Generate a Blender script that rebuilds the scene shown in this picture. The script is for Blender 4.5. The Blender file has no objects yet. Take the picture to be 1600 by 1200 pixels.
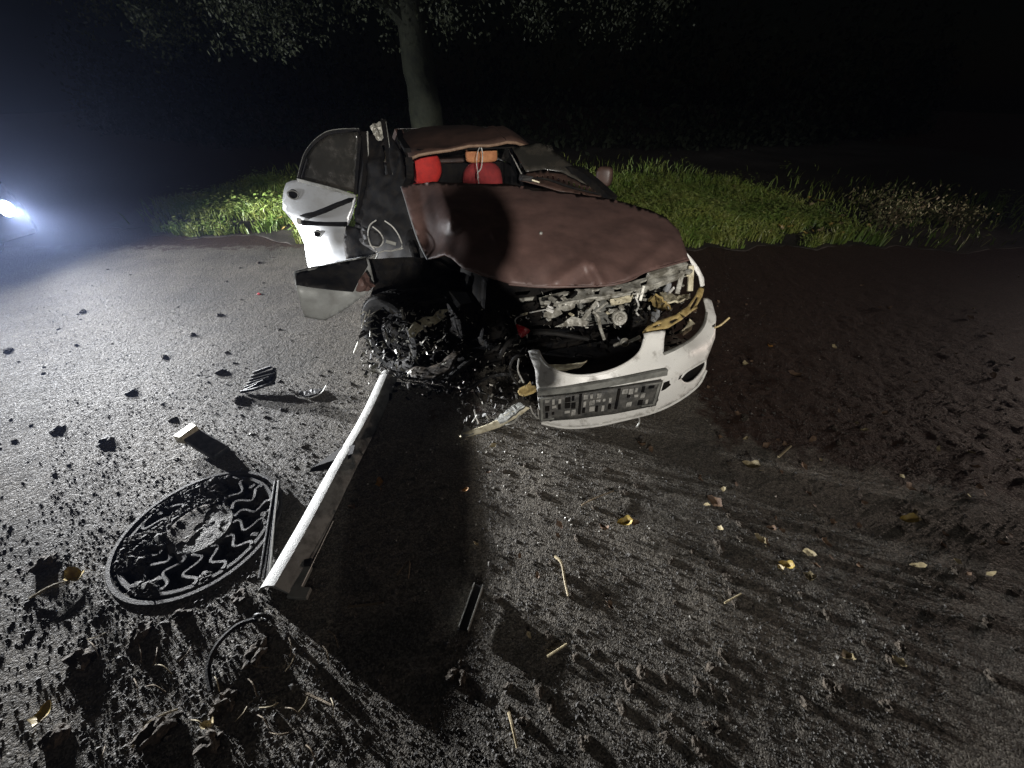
import bpy, bmesh, math, random
import numpy as np
from mathutils import Vector, Matrix, noise, Euler
from mathutils.geometry import delaunay_2d_cdt

R = math.radians
random.seed(7)
rng = np.random.default_rng(7)
sc = bpy.context.scene
col = sc.collection

# ------------------------------------------------------------------ camera
H = 1.7
cam_d = bpy.data.cameras.new('camera')
cam_d.sensor_width = 36.0
cam_d.lens = 13.5
cam_d.clip_start = 0.02
cam_d.clip_end = 1000
cam = bpy.data.objects.new('camera', cam_d)
cam.location = (0, 0, H)
cam.rotation_euler = (R(90 - 36.87), 0, 0)
col.objects.link(cam)
sc.camera = cam

# ------------------------------------------------------------------ night sky, unseen soft lamp added as fill
w = bpy.data.worlds.new('World')
sc.world = w
w.use_nodes = True
wn = w.node_tree.nodes
wl = w.node_tree.links
sky = wn.new('ShaderNodeTexSky')
sky.sky_type = 'NISHITA'
sky.sun_disc = False
sky.sun_elevation = R(4)
sky.sun_rotation = R(200)
bg = wn['Background']
bg.inputs['Strength'].default_value = 0.0003
wl.new(sky.outputs[0], bg.inputs['Color'])
sd = bpy.data.lights.new('soft_fill', 'SUN')  # warm wide sun added as fill to lift the shaded ground
sd.energy = 0.11
sd.angle = R(25)
sd.color = (1.0, 0.94, 0.86)
soft_fill = bpy.data.objects.new('soft_fill', sd)
soft_fill.rotation_euler = (R(40), 0, R(-15))
col.objects.link(soft_fill)

sc.view_settings.view_transform = 'Standard'
sc.view_settings.look = 'None'
sc.view_settings.exposure = 0.0
sc.view_settings.gamma = 1.0
sc.cycles.use_denoising = True
sc.cycles.max_bounces = 4
sc.cycles.diffuse_bounces = 2
sc.cycles.glossy_bounces = 2
sc.cycles.volume_bounces = 0
sc.cycles.sample_clamp_indirect = 3.0

LAMP_LEFT = 6400.0      # headlights of the car at the left edge
LAMP_BACK = 2400.0       # work lamp behind the photographer
BEAM_SIGN = -1.0
LAMP_RIGHT = 480.0       # headlights of the car parked off to the right


# ------------------------------------------------------------------ helpers
def PY(u, v, Y):
    V = v - 600.0
    k = Y / (480 - .6 * V)
    return ((u - 800) * k, Y, H - (360 + .8 * V) * k)


def PZ(u, v, z=0.0):
    V = v - 600.0
    k = (H - z) / (360 + .8 * V)
    return ((u - 800) * k, (480 - .6 * V) * k, z)


def tag(o, label=None, cat=None, group=None, kind=None):
    if label: o['label'] = label
    if cat: o['category'] = cat
    if group: o['group'] = group
    if kind: o['kind'] = kind
    return o


def empty(name, loc, label, cat, group=None):
    o = bpy.data.objects.new(name, None)
    o.location = loc
    o.empty_display_size = .1
    col.objects.link(o)
    return tag(o, label, cat, group)


def attach(o, parent):
    o.parent = parent
    m = Matrix.Identity(4)
    p = parent
    if p.type == 'EMPTY':
        m = (Matrix.Translation(p.location) @ p.rotation_euler.to_matrix().to_4x4()).inverted()
    o.matrix_parent_inverse = m
    return o


def link_mesh(name, me, mat, parent=None, smooth=False):
    if mat is not None:
        me.materials.append(mat)
    if smooth:
        me.polygons.foreach_set('use_smooth', [True] * len(me.polygons))
    o = bpy.data.objects.new(name, me)
    col.objects.link(o)
    if parent is not None:
        attach(o, parent)
    return o


class MB:
    """collects simple shapes (world coordinates) into one mesh"""
    def __init__(s):
        s.v = []
        s.f = []

    def add(s, vs, fs):
        n = len(s.v)
        s.v += [tuple(p) for p in vs]
        s.f += [tuple(i + n for i in f) for f in fs]
        return s

    def box(s, c, size, rot=(0, 0, 0), jit=0.0, mat=None):
        m = mat if mat is not None else Euler(rot).to_matrix()
        vs = []
        for x in (-.5, .5):
            for y in (-.5, .5):
                for z in (-.5, .5):
                    p = m @ Vector((x * size[0], y * size[1], z * size[2]))
                    if jit:
                        p += Vector([random.uniform(-jit, jit) for _ in range(3)])
                    vs.append(p + Vector(c))
        return s.add(vs, [(0, 1, 3, 2), (4, 6, 7, 5), (0, 4, 5, 1), (2, 3, 7, 6), (0, 2, 6, 4), (1, 5, 7, 3)])

    def bar(s, a, b, wd, ht, up=(0, 0, 1)):
        a = Vector(a); b = Vector(b)
        d = (b - a)
        L = d.length
        d.normalize()
        u = Vector(up)
        x = d.cross(u)
        if x.length < 1e-4:
            x = d.cross(Vector((1, 0, 0)))
        x.normalize()
        z = x.cross(d)
        m = Matrix((x, d, z)).transposed()
        return s.box((a + b) / 2, (wd, L, ht), mat=m)

    def tube(s, pts, r, seg=8, prof=None, caps=True, up=(0, 0, 1)):
        pts = [Vector(p) for p in pts]
        n = len(pts)
        rs = r if isinstance(r, (list, tuple)) else [r] * n
        rings = []
        for i, p in enumerate(pts):
            t = (pts[min(i + 1, n - 1)] - pts[max(i - 1, 0)])
            if t.length < 1e-7: t = Vector((0, 0, 1))
            t.normalize()
            x = t.cross(Vector(up))
            if x.length < .05:
                x = t.cross(Vector((1, .3, 0)))
            x.normalize()
            z = x.cross(t)
            if prof is None:
                ring = [p + (x * math.cos(2 * math.pi * k / seg) + z * math.sin(2 * math.pi * k / seg)) * rs[i] for k in range(seg)]
            else:
                ring = [p + (x * a + z * b) * rs[i] for a, b in prof]
            rings.append(ring)
        m = len(rings[0])
        vs = [q for ring in rings for q in ring]
        fs = [(i * m + k, i * m + (k + 1) % m, (i + 1) * m + (k + 1) % m, (i + 1) * m + k) for i in range(n - 1) for k in range(m)]
        if caps:
            fs += [tuple(range(m - 1, -1, -1)), tuple((n - 1) * m + k for k in range(m))]
        return s.add(vs, fs)

    def lathe(s, c, axis, prof, seg=28, a0=0.0, a1=2 * math.pi):
        c = Vector(c); ax = Vector(axis).normalized()
        x = ax.cross(Vector((0, 0, 1)))
        if x.length < .05: x = Vector((1, 0, 0))
        x.normalize()
        y = ax.cross(x)
        full = abs(a1 - a0 - 2 * math.pi) < 1e-6
        k = seg if full else seg + 1
        vs = []
        for i in range(k):
            a = a0 + (a1 - a0) * i / seg
            d = x * math.cos(a) + y * math.sin(a)
            vs += [c + d * r + ax * h for r, h in prof]
        m = len(prof)
        fs = []
        for i in range(seg):
            j = (i + 1) % k
            for q in range(m - 1):
                fs.append((i * m + q, j * m + q, j * m + q + 1, i * m + q + 1))
        return s.add(vs, fs)

    def prism(s, pts, off):
        n = len(pts)
        off = Vector(off)
        a = [Vector(p) for p in pts]
        b = [p + off for p in a]
        return s.add(a + b, [tuple(range(n)), tuple(range(2 * n - 1, n - 1, -1))] + [(i, i + n, (i + 1) % n + n, (i + 1) % n) for i in range(n)])

    def build(s, name, mat, parent=None, smooth=False, bevel=0, base=False, fix=True):
        me = bpy.data.meshes.new(name)
        v = s.v
        off = None
        if base:
            arr = np.array(v)
            off = Vector(((arr[:, 0].min() + arr[:, 0].max()) / 2, (arr[:, 1].min() + arr[:, 1].max()) / 2, arr[:, 2].min()))
            v = [(p[0] - off.x, p[1] - off.y, p[2] - off.z) for p in v]
        me.from_pydata(v, [], s.f)
        if fix:
            bm = bmesh.new(); bm.from_mesh(me)
            bmesh.ops.recalc_face_normals(bm, faces=bm.faces)
            bm.to_mesh(me); bm.free()
        o = link_mesh(name, me, mat, parent, smooth)
        if off is not None:
            o.location = off
        if bevel:
            b = o.modifiers.new('bevel', 'BEVEL')
            b.width = bevel
            b.segments = 2
            b.limit_method = 'ANGLE'
        if smooth:
            try:
                me.set_sharp_from_angle(angle=R(42))
            except Exception:
                pass
        return o


def tps(ctrl):
    """thin plate spline through (u, v, value)"""
    c = np.array(ctrl, float)
    P = c[:, :2] / 100.0
    n = len(P)

    def U(r2):
        return np.where(r2 > 1e-12, r2 * np.log(np.maximum(r2, 1e-12)), 0.0)
    K = U(((P[:, None] - P[None]) ** 2).sum(-1)) + np.eye(n) * .02
    A = np.zeros((n + 3, n + 3))
    A[:n, :n] = K
    A[:n, n] = 1; A[:n, n + 1:] = P
    A[n, :n] = 1; A[n + 1:, :n] = P.T
    b = np.r_[c[:, 2], 0, 0, 0]
    s = np.linalg.solve(A, b)

    def f(u, v):
        q = np.array([u, v]) / 100.0
        return float(U(((P - q) ** 2).sum(-1)) @ s[:n] + s[n] + q @ s[n + 1:])
    return f


def inside(p, poly):
    x, y = p
    c = False
    n = len(poly)
    j = n - 1
    for i in range(n):
        xi, yi = poly[i]; xj, yj = poly[j]
        if (yi > y) != (yj > y) and x < (xj - xi) * (y - yi) / (yj - yi) + xi:
            c = not c
        j = i
    return c


def resample(poly, step):
    out = []
    n = len(poly)
    for i in range(n):
        a = poly[i]; b = poly[(i + 1) % n]
        d = math.dist(a, b)
        k = max(1, int(round(d / step)))
        for t in range(k):
            out.append((a[0] + (b[0] - a[0]) * t / k, a[1] + (b[1] - a[1]) * t / k))
    return out


def spline(pts, sub=4):
    """smooth closed outline through points"""
    out = []
    n = len(pts)
    for i in range(n):
        p0, p1, p2, p3 = [np.array(pts[(i + k - 1) % n], float) for k in range(4)]
        for t in range(sub):
            t /= sub
            out.append(tuple(.5 * (2 * p1 + (p2 - p0) * t + (2 * p0 - 5 * p1 + 4 * p2 - p3) * t * t + (3 * p1 - p0 - 3 * p2 + p3) * t ** 3)))
    return out


def smooth_path(pts, sub=6):
    P = [Vector(p) for p in pts]
    out = []
    n = len(P)
    for i in range(n - 1):
        p0 = P[max(i - 1, 0)]; p1 = P[i]; p2 = P[i + 1]; p3 = P[min(i + 2, n - 1)]
        for k in range(sub):
            t = k / sub
            out.append(.5 * (2 * p1 + (p2 - p0) * t + (2 * p0 - 5 * p1 + 4 * p2 - p3) * t * t + (3 * p1 - p0 - 3 * p2 + p3) * t ** 3))
    out.append(P[-1])
    return out


def sheet(name, outline, ctrl, mat, parent=None, mode='Y', holes=(), step=6, thick=.004, amp=0.0, scale=6.0, smooth=True, seed=0, fold=None, base=False, creases=()):
    """bent sheet of metal or plastic: outline and depth measured off the picture, turned into a surface in space with thickness"""
    ol = resample(outline, step)
    hs = [resample(h, step) for h in holes]
    pts = [Vector(p) for p in ol]
    edges = [(i, (i + 1) % len(ol)) for i in range(len(ol))]
    for h in hs:
        n = len(pts)
        pts += [Vector(p) for p in h]
        edges += [(n + i, n + (i + 1) % len(h)) for i in range(len(h))]
    us = [p[0] for p in ol]; vs = [p[1] for p in ol]
    y = min(vs) + step * .6
    row = 0
    while y < max(vs):
        x = min(us) + (step * .5 if row % 2 else 0)
        while x < max(us):
            q = (x + random.uniform(-.2, .2) * step, y + random.uniform(-.2, .2) * step)
            if inside(q, outline) and not any(inside(q, h) for h in holes):
                if min((q[0] - p[0]) ** 2 + (q[1] - p[1]) ** 2 for p in pts[:len(ol) + sum(len(h) for h in hs)]) > (step * .55) ** 2:
                    pts.append(Vector(q))
            x += step
        y += step * .87
        row += 1
    vo, eo, fo = delaunay_2d_cdt(pts, edges, [], 0, 1e-4)[:3]
    F = []
    for f in fo:
        c = (sum(vo[i][0] for i in f) / len(f), sum(vo[i][1] for i in f) / len(f))
        if inside(c, outline) and not any(inside(c, h) for h in holes):
            F.append(tuple(f))
    fn = tps(ctrl)
    fun = PY if mode == 'Y' else PZ
    def crease(u, v):
        k = 0.0
        for (x0, y0, x1, y1, hh, ww) in creases:
            dx, dy = x1 - x0, y1 - y0
            t = max(0.0, min(1.0, ((u - x0) * dx + (v - y0) * dy) / (dx * dx + dy * dy)))
            d = math.hypot(u - x0 - t * dx, v - y0 - t * dy)
            k += hh * max(0.0, 1 - d / ww)
        return k
    V = [fun(p[0], p[1], fn(p[0], p[1]) + (crease(p[0], p[1]) if creases else 0.0)) for p in vo]
    bm = bmesh.new()
    bv = [bm.verts.new(p) for p in V]
    for f in F:
        try:
            bm.faces.new([bv[i] for i in f])
        except ValueError:
            pass
    for q in [q for q in bm.verts if not q.link_faces]:
        bm.verts.remove(q)
    bmesh.ops.recalc_face_normals(bm, faces=bm.faces)
    # make the sheet face the camera side
    s = sum(((Vector((0, 0, H)) - f.calc_center_median()).dot(f.normal)) for f in bm.faces)
    if s < 0:
        bmesh.ops.reverse_faces(bm, faces=bm.faces)
    bm.normal_update()
    if amp:
        d = {}
        for q in bm.verts:
            p = q.co * scale + Vector((seed * 7.1, seed * 3.3, 0))
            k = noise.noise(p) + .5 * noise.noise(p * 2.3)
            if fold:
                k += fold * (abs(noise.noise(p * .8 + Vector((9, 4, 2)))) - .25) * 2
            d[q] = q.normal * (k * amp)
        for q, o_ in d.items():
            q.co += o_
    me = bpy.data.meshes.new(name)
    bm.to_mesh(me)
    bm.free()
    o = link_mesh(name, me, mat, parent, smooth)
    if base:
        arr = np.zeros(len(me.vertices) * 3)
        me.vertices.foreach_get('co', arr)
        arr = arr.reshape(-1, 3)
        off = Vector(((arr[:, 0].min() + arr[:, 0].max()) / 2, (arr[:, 1].min() + arr[:, 1].max()) / 2, arr[:, 2].min()))
        me.transform(Matrix.Translation(-off))
        o.location = off
    if thick:
        m = o.modifiers.new('thickness', 'SOLIDIFY')
        m.thickness = thick
        m.offset = -1
    return o


def beam(ld, s0, power, cut, soft, above):
    """headlamp beam: strongest just under the cut-off, weaker towards the ground close by, little light above the cut-off"""
    ld.use_nodes = True
    nt = ld.node_tree
    N = nt.nodes; L = nt.links
    em = [n for n in N if n.type == 'EMISSION'][0]
    tc = N.new('ShaderNodeTexCoord')
    sp = N.new('ShaderNodeSeparateXYZ')
    L.new(tc.outputs['Normal'], sp.inputs[0])

    def mth(op, a, b):
        m = N.new('ShaderNodeMath'); m.operation = op
        for i, q in enumerate((a, b)):
            if isinstance(q, (int, float)): m.inputs[i].default_value = q
            else: L.new(q, m.inputs[i])
        return m.outputs[0]
    down = mth('MULTIPLY', sp.outputs['Y'], BEAM_SIGN)
    x = mth('MAXIMUM', down, s0)
    a = mth('POWER', mth('DIVIDE', s0, x), power)
    mr = N.new('ShaderNodeMapRange')
    mr.inputs['From Min'].default_value = cut - soft
    mr.inputs['From Max'].default_value = cut + soft
    mr.inputs['To Min'].default_value = above
    L.new(down, mr.inputs['Value'])
    L.new(mth('MULTIPLY', a, mr.outputs['Result']), em.inputs['Strength'])


# ------------------------------------------------------------------ materials
def mat(name, c1, c2=None, rough=.6, metal=0.0, scale=8.0, bump=0.0, bscale=60.0, mixpos=(.4, .65), spec=.5, alpha=None, trans=0.0, detail=6.0, emit=None, estr=0.0, coat=0.0, rough2=None):
    m = bpy.data.materials.new(name)
    m.use_nodes = True
    nt = m.node_tree
    b = nt.nodes['Principled BSDF']
    b.inputs['Roughness'].default_value = rough
    b.inputs['Metallic'].default_value = metal
    b.inputs['Specular IOR Level'].default_value = spec
    b.inputs['Coat Weight'].default_value = coat
    if trans:
        b.inputs['Transmission Weight'].default_value = trans
    tc = nt.nodes.new('ShaderNodeTexCoord')
    n1 = nt.nodes.new('ShaderNodeTexNoise')
    n1.inputs['Scale'].default_value = scale
    n1.inputs['Detail'].default_value = detail
    n1.inputs['Roughness'].default_value = .65
    nt.links.new(tc.outputs['Object'], n1.inputs['Vector'])
    if c2 is None:
        c2 = tuple(x * .55 for x in c1)
    cr = nt.nodes.new('ShaderNodeValToRGB')
    cr.color_ramp.elements[0].position = mixpos[0]
    cr.color_ramp.elements[1].position = mixpos[1]
    cr.color_ramp.elements[0].color = (*c1, 1)
    cr.color_ramp.elements[1].color = (*c2, 1)
    nt.links.new(n1.outputs['Fac'], cr.inputs['Fac'])
    nt.links.new(cr.outputs['Color'], b.inputs['Base Color'])
    if rough2 is not None:
        mr = nt.nodes.new('ShaderNodeMapRange')
        mr.inputs['From Min'].default_value = mixpos[0]
        mr.inputs['From Max'].default_value = mixpos[1]
        mr.inputs['To Min'].default_value = rough
        mr.inputs['To Max'].default_value = rough2
        nt.links.new(n1.outputs['Fac'], mr.inputs['Value'])
        nt.links.new(mr.outputs['Result'], b.inputs['Roughness'])
    if bump:
        n2 = nt.nodes.new('ShaderNodeTexNoise')
        n2.inputs['Scale'].default_value = bscale
        n2.inputs['Detail'].default_value = 5
        nt.links.new(tc.outputs['Object'], n2.inputs['Vector'])
        bp = nt.nodes.new('ShaderNodeBump')
        bp.inputs['Strength'].default_value = bump
        bp.inputs['Distance'].default_value = .01
        nt.links.new(n2.outputs['Fac'], bp.inputs['Height'])
        nt.links.new(bp.outputs['Normal'], b.inputs['Normal'])
    if emit:
        b.inputs['Emission Color'].default_value = (*emit, 1)
        b.inputs['Emission Strength'].default_value = estr
    return m


M = {}
M['bonnet'] = mat('maroon_paint', (.118, .070, .060), (.058, .034, .029), .46, 0, 5, .12, 240, (.35, .7), .45, rough2=.62)
M['roofpaint'] = mat('roof_paint', (.065, .036, .027), (.03, .018, .014), .5, 0, 6, .15, 160, (.35, .65))
M['silver'] = mat('silver_paint', (.36, .37, .38), (.24, .24, .235), .32, .25, 5, .06, 120, (.5, .75), .5, rough2=.55)
M['bumper'] = mat('bumper_paint', (.72, .71, .67), (.18, .16, .13), .36, 0, 13, .10, 180, (.535, .78), .5, rough2=.6)
M['graysheet'] = mat('grey_sheet', (.30, .31, .30), (.20, .20, .19), .45, 0, 7, .08, 90, (.4, .7))
M['darkplastic'] = mat('dark_plastic', (.014, .014, .015), (.028, .026, .024), .5, 0, 14, .2, 150, spec=.15)
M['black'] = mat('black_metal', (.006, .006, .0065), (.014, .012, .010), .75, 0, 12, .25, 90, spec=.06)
M['rubber'] = mat('rubber', (.012, .012, .012), (.026, .024, .022), .7, 0, 20, .3, 130, spec=.12)
M['bare'] = mat('bare_metal', (.46, .45, .40), (.14, .13, .105), .42, .15, 16, .2, 120, (.4, .62))
M['cream'] = mat('cream_plastic', (.60, .55, .40), (.26, .22, .13), .5, 0, 22, .25, 120, (.45, .7))
M['greyplastic'] = mat('grey_plastic', (.22, .22, .20), (.11, .11, .10), .5, 0, 14, .2, 150)
M['holder'] = mat('plate_holder_plastic', (.035, .035, .033), (.10, .095, .085), .6, 0, 24, .25, 150)
M['amber'] = mat('amber_plastic', (.50, .38, .16), (.30, .21, .08), .45, 0, 18, .2, 120)
M['red'] = mat('red_fabric', (.42, .018, .012), (.28, .012, .010), .8, 0, 16, .3, 260)
M['orange'] = mat('orange_fabric', (.44, .19, .08), (.28, .10, .04), .8, 0, 16, .3, 260)
M['redplastic'] = mat('red_plastic', (.45, .02, .03), (.28, .01, .015), .25, 0, 10)
M['glass'] = mat('dusty_glass', (.022, .021, .018), (.05, .043, .034), .18, 0, 5, .05, 30, (.45, .75), .6, rough2=.5)
M['wire'] = mat('light_wire', (.45, .45, .42), (.25, .24, .22), .4, .2, 20)
M['concrete'] = mat('sill_paint', (.21, .21, .195), (.075, .072, .064), .65, .0, 16, .35, 220, (.45, .7))
M['iron'] = mat('cast_iron', (.030, .028, .026), (.055, .050, .044), .7, .05, 30, .35, 200, (.4, .65))
M['dirt'] = mat('wet_dirt', (.030, .026, .022), (.055, .047, .038), .8, 0, 24, .8, 90, spec=.25)
M['clod'] = mat('soil_clod', (.045, .038, .030), (.085, .070, .054), .8, 0, 30, .9, 110, spec=.22)
M['leafy'] = mat('yellow_leaf', (.32, .24, .06), (.20, .13, .03), .6, 0, 40, .2, 120)
M['leafo'] = mat('orange_leaf', (.34, .17, .035), (.20, .085, .02), .6, 0, 40, .2, 120)
M['leafb'] = mat('brown_leaf', (.13, .08, .045), (.07, .04, .024), .7, 0, 40, .2, 120)
M['leafp'] = mat('pale_leaf', (.30, .25, .14), (.18, .14, .075), .65, 0, 40, .2, 120)
M['twig'] = mat('twig', (.17, .13, .08), (.09, .065, .04), .75, 0, 30, .3, 120)
M['straw'] = mat('straw', (.30, .25, .15), (.17, .135, .075), .65, 0, 30, .2, 120)
M['bark'] = mat('bark', (.036, .040, .024), (.013, .016, .009), .85, 0, 6, 1.0, 22)
M['moss'] = mat('moss', (.05, .07, .03), (.03, .04, .02), .85, 0, 6, .6, 60)
M['crown'] = mat('crown_leaf', (.060, .070, .038), (.032, .040, .022), .6, 0, 3)
M['grass'] = mat('grass', (.095, .165, .024), (.19, .21, .045), .5, 0, 2.2)
M['shrub'] = mat('dry_shrub', (.085, .105, .04), (.13, .10, .05), .7, 0, 5)
M['carpaint'] = mat('dark_car_paint', (.02, .024, .035), (.03, .034, .045), .25, .1, 4)
M['lens'] = mat('lit_lens', (.9, .93, 1), (.9, .93, 1), .1, 0, 4, emit=(.75, .85, 1.0), estr=60.0)
M['lens_dim'] = mat('lit_lens_warm', (1, .95, .9), (1, .95, .9), .1, 0, 4, emit=(1.0, .93, .85), estr=25.0)
M['cloth'] = mat('dark_cloth', (.02, .022, .03), (.03, .032, .04), .85, 0, 12, .3, 200)
M['skin'] = mat('skin', (.42, .26, .19), (.36, .21, .15), .5, 0, 12)


def ground_material():
    m = bpy.data.materials.new('worn_asphalt_and_soil')
    m.use_nodes = True
    nt = m.node_tree
    N = nt.nodes; L = nt.links
    b = N['Principled BSDF']
    tc = N.new('ShaderNodeTexCoord')

    def noise_n(s, d=5.0, r=.6):
        n = N.new('ShaderNodeTexNoise')
        n.inputs['Scale'].default_value = s
        n.inputs['Detail'].default_value = d
        n.inputs['Roughness'].default_value = r
        L.new(tc.outputs['Object'], n.inputs['Vector'])
        return n

    def ramp(src, a, bb, c0, c1):
        r = N.new('ShaderNodeValToRGB')
        r.color_ramp.elements[0].position = a
        r.color_ramp.elements[1].position = bb
        r.color_ramp.elements[0].color = (*c0, 1)
        r.color_ramp.elements[1].color = (*c1, 1)
        L.new(src, r.inputs['Fac'])
        return r

    def mixc(f, a, bb, t='MIX'):
        x = N.new('ShaderNodeMix')
        x.data_type = 'RGBA'
        x.blend_type = t
        if isinstance(f, float): x.inputs[0].default_value = f
        else: L.new(f, x.inputs[0])
        L.new(a, x.inputs[6]); L.new(bb, x.inputs[7])
        return x

    v1 = N.new('ShaderNodeTexVoronoi'); v1.inputs['Scale'].default_value = 165
    v2 = N.new('ShaderNodeTexVoronoi'); v2.inputs['Scale'].default_value = 48
    # jitter the lookup so that the chips are not regular
    for v in (v1, v2):
        L.new(tc.outputs['Object'], v.inputs['Vector'])
    sep = N.new('ShaderNodeSeparateColor'); L.new(v1.outputs['Color'], sep.inputs[0])
    chips = ramp(sep.outputs[0], .25, .98, (.064, .058, .049), (.182, .167, .142))
    n_big = noise_n(1.1, 6, .65)
    tone = ramp(n_big.outputs['Fac'], .35, .68, (.62, .62, .62), (1.25, 1.22, 1.18))
    asp = mixc(1.0, chips.outputs[0], tone.outputs[0], 'MULTIPLY')
    n_soil = noise_n(26, 8, .7)
    soil = ramp(n_soil.outputs['Fac'], .32, .70, (.016, .0085, .006), (.052, .028, .018))
    # where soil lies: right of the wreck, along the verge and in patches
    at = N.new('ShaderNodeAttribute'); at.attribute_name = 'soil'
    n_p = noise_n(7, 6, .7)
    ad = N.new('ShaderNodeMath'); ad.operation = 'ADD'
    L.new(at.outputs['Fac'], ad.inputs[0])
    sc_ = N.new('ShaderNodeMath'); sc_.operation = 'MULTIPLY_ADD'
    L.new(n_p.outputs['Fac'], sc_.inputs[0]); sc_.inputs[1].default_value = 1.5; sc_.inputs[2].default_value = -.75
    L.new(sc_.outputs[0], ad.inputs[1])
    mr = N.new('ShaderNodeMapRange'); mr.inputs['From Min'].default_value = .38; mr.inputs['From Max'].default_value = .62
    L.new(ad.outputs[0], mr.inputs['Value'])
    base = mixc(mr.outputs['Result'], asp.outputs[2], soil.outputs[0])
    L.new(base.outputs[2], b.inputs['Base Color'])
    rr = N.new('ShaderNodeMapRange'); rr.inputs['To Min'].default_value = .62; rr.inputs['To Max'].default_value = .95
    L.new(sep.outputs[1], rr.inputs['Value'])
    L.new(rr.outputs['Result'], b.inputs['Roughness'])
    b.inputs['Specular IOR Level'].default_value = .28
    # relief of the stones
    inv = N.new('ShaderNodeMath'); inv.operation = 'MULTIPLY_ADD'
    L.new(v1.outputs['Distance'], inv.inputs[0]); inv.inputs[1].default_value = -1.0; inv.inputs[2].default_value = 1.0
    inv2 = N.new('ShaderNodeMath'); inv2.operation = 'MULTIPLY_ADD'
    L.new(v2.outputs['Distance'], inv2.inputs[0]); inv2.inputs[1].default_value = -1.2; L.new(inv.outputs[0], inv2.inputs[2])
    n_f = noise_n(170, 4, .7)
    hs = N.new('ShaderNodeMath'); hs.operation = 'ADD'
    L.new(inv2.outputs[0], hs.inputs[0]); L.new(n_f.outputs['Fac'], hs.inputs[1])
    bp = N.new('ShaderNodeBump')
    bp.inputs['Strength'].default_value = .6
    bp.inputs['Distance'].default_value = .0042
    L.new(hs.outputs[0], bp.inputs['Height'])
    L.new(bp.outputs['Normal'], b.inputs['Normal'])
    return m


M['ground'] = ground_material()
M['far'] = mat('far_ground', (.035, .032, .026), (.05, .045, .035), .9, 0, 3, .6, 20)

# ------------------------------------------------------------------ ground
MH = Vector(PZ(315, 826, 0))     # drain cover centre
MHR = .36


def soil_amount(x, y):
    s = min((y - (1.55 - .35 * (x - 1.0))) / .55, (x - 1.0 - .1 * (y - 1.5)) / .55)
    s = max(s, (y - 5.0) / .9)
    if x < -2.0:
        s = max(s if y > 4.5 else -1, (y - 5.6) / 1.0)
    # churned soil patches near the lower left
    s = max(s, .45 - math.dist((x, y), (-1.15, .35)) / 1.1)
    s = max(s, .45 - math.dist((x, y), (-2.3, .75)) / 1.3)
    s = max(s, .55 - math.dist((x, y), (-.35, 2.1)) / 1.2)
    return max(-.2, min(1.0, s))


def gz(x, y):
    s = max(0.0, soil_amount(x, y))
    z = .012 * noise.noise(Vector((x * .7, y * .7, 0))) + .004 * noise.noise(Vector((x * 3, y * 3, 5)))
    if y < 6:
        if x < .5: s *= .45
        z += s * (.005 * noise.noise(Vector((x * 6, y * 6, 1))) + .006 * noise.noise(Vector((x * 19, y * 19, 2))))
        z += .0035 * noise.noise(Vector((x * 24, y * 24, 3)))
    d = math.dist((x, y), (MH.x, MH.y))
    if d < .6:
        t = max(0.0, (d - .37) / .23)
        z = z * t
    return z


def axis_pts(lo, hi, c0, c1, fine, grow):
    a = list(np.arange(c0, c1, fine))
    x, st = c1, fine
    while x < hi:
        a.append(x); st *= grow; x += st
    a.append(hi)
    x, st = c0, fine
    pre = []
    while x > lo:
        st *= grow; x -= st; pre.append(max(x, lo))
    return sorted(set(pre)) + a


xs = axis_pts(-60, 60, -3.6, 3.6, .026, 1.05)
ys = axis_pts(-30, 90, .1, 3.4, .026, 1.045)
nx, ny = len(xs), len(ys)
V = []
S = []
for y in ys:
    for x in xs:
        V.append((x, y, gz(x, y)))
        S.append(soil_amount(x, y))
F = []
for j in range(ny - 1):
    for i in range(nx - 1):
        cx = (xs[i] + xs[i + 1]) / 2; cy = (ys[j] + ys[j + 1]) / 2
        if (cx - MH.x) ** 2 + (cy - MH.y) ** 2 < (MHR - .022) ** 2:
            continue
        a = j * nx + i
        F.append((a, a + 1, a + nx + 1, a + nx))
me = bpy.data.meshes.new('road')
me.from_pydata(V, [], F)
at = me.attributes.new('soil', 'FLOAT', 'POINT')
at.data.foreach_set('value', S)
road = link_mesh('road', me, M['ground'], None, True)
tag(road, kind='structure')

# loose grit, too small to count
def pebbles(name, n, fx, size, m, zf=gz):
    base = np.array([(1, 0, 0), (-1, 0, 0), (0, 1, 0), (0, -1, 0), (0, 0, 1), (0, 0, -1)], float)
    tri = np.array([(0, 2, 4), (2, 1, 4), (1, 3, 4), (3, 0, 4), (2, 0, 5), (1, 2, 5), (3, 1, 5), (0, 3, 5)])
    P = fx(n)
    n = len(P)
    r = size(n)
    vs = base[None] * (1 + rng.uniform(-.35, .35, (n, 6, 1)))
    vs = vs + rng.uniform(-.25, .25, (n, 6, 3))
    th = rng.uniform(0, 6.283, n)
    c, s = np.cos(th), np.sin(th)
    x = vs[:, :, 0] * c[:, None] - vs[:, :, 1] * s[:, None]
    y = vs[:, :, 0] * s[:, None] + vs[:, :, 1] * c[:, None]
    z = vs[:, :, 2] * .62
    vs = np.stack([x, y, z], -1) * r[:, None, None]
    zz = np.array([zf(a, b_) for a, b_ in P])
    vs += np.c_[P, zz + r * .25][:, None, :]
    fs = (tri[None] + (np.arange(n) * 6)[:, None, None]).reshape(-1, 3)
    me = bpy.data.meshes.new(name)
    me.from_pydata(vs.reshape(-1, 3), [], fs)
    o = link_mesh(name, me, m)
    return o


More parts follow.
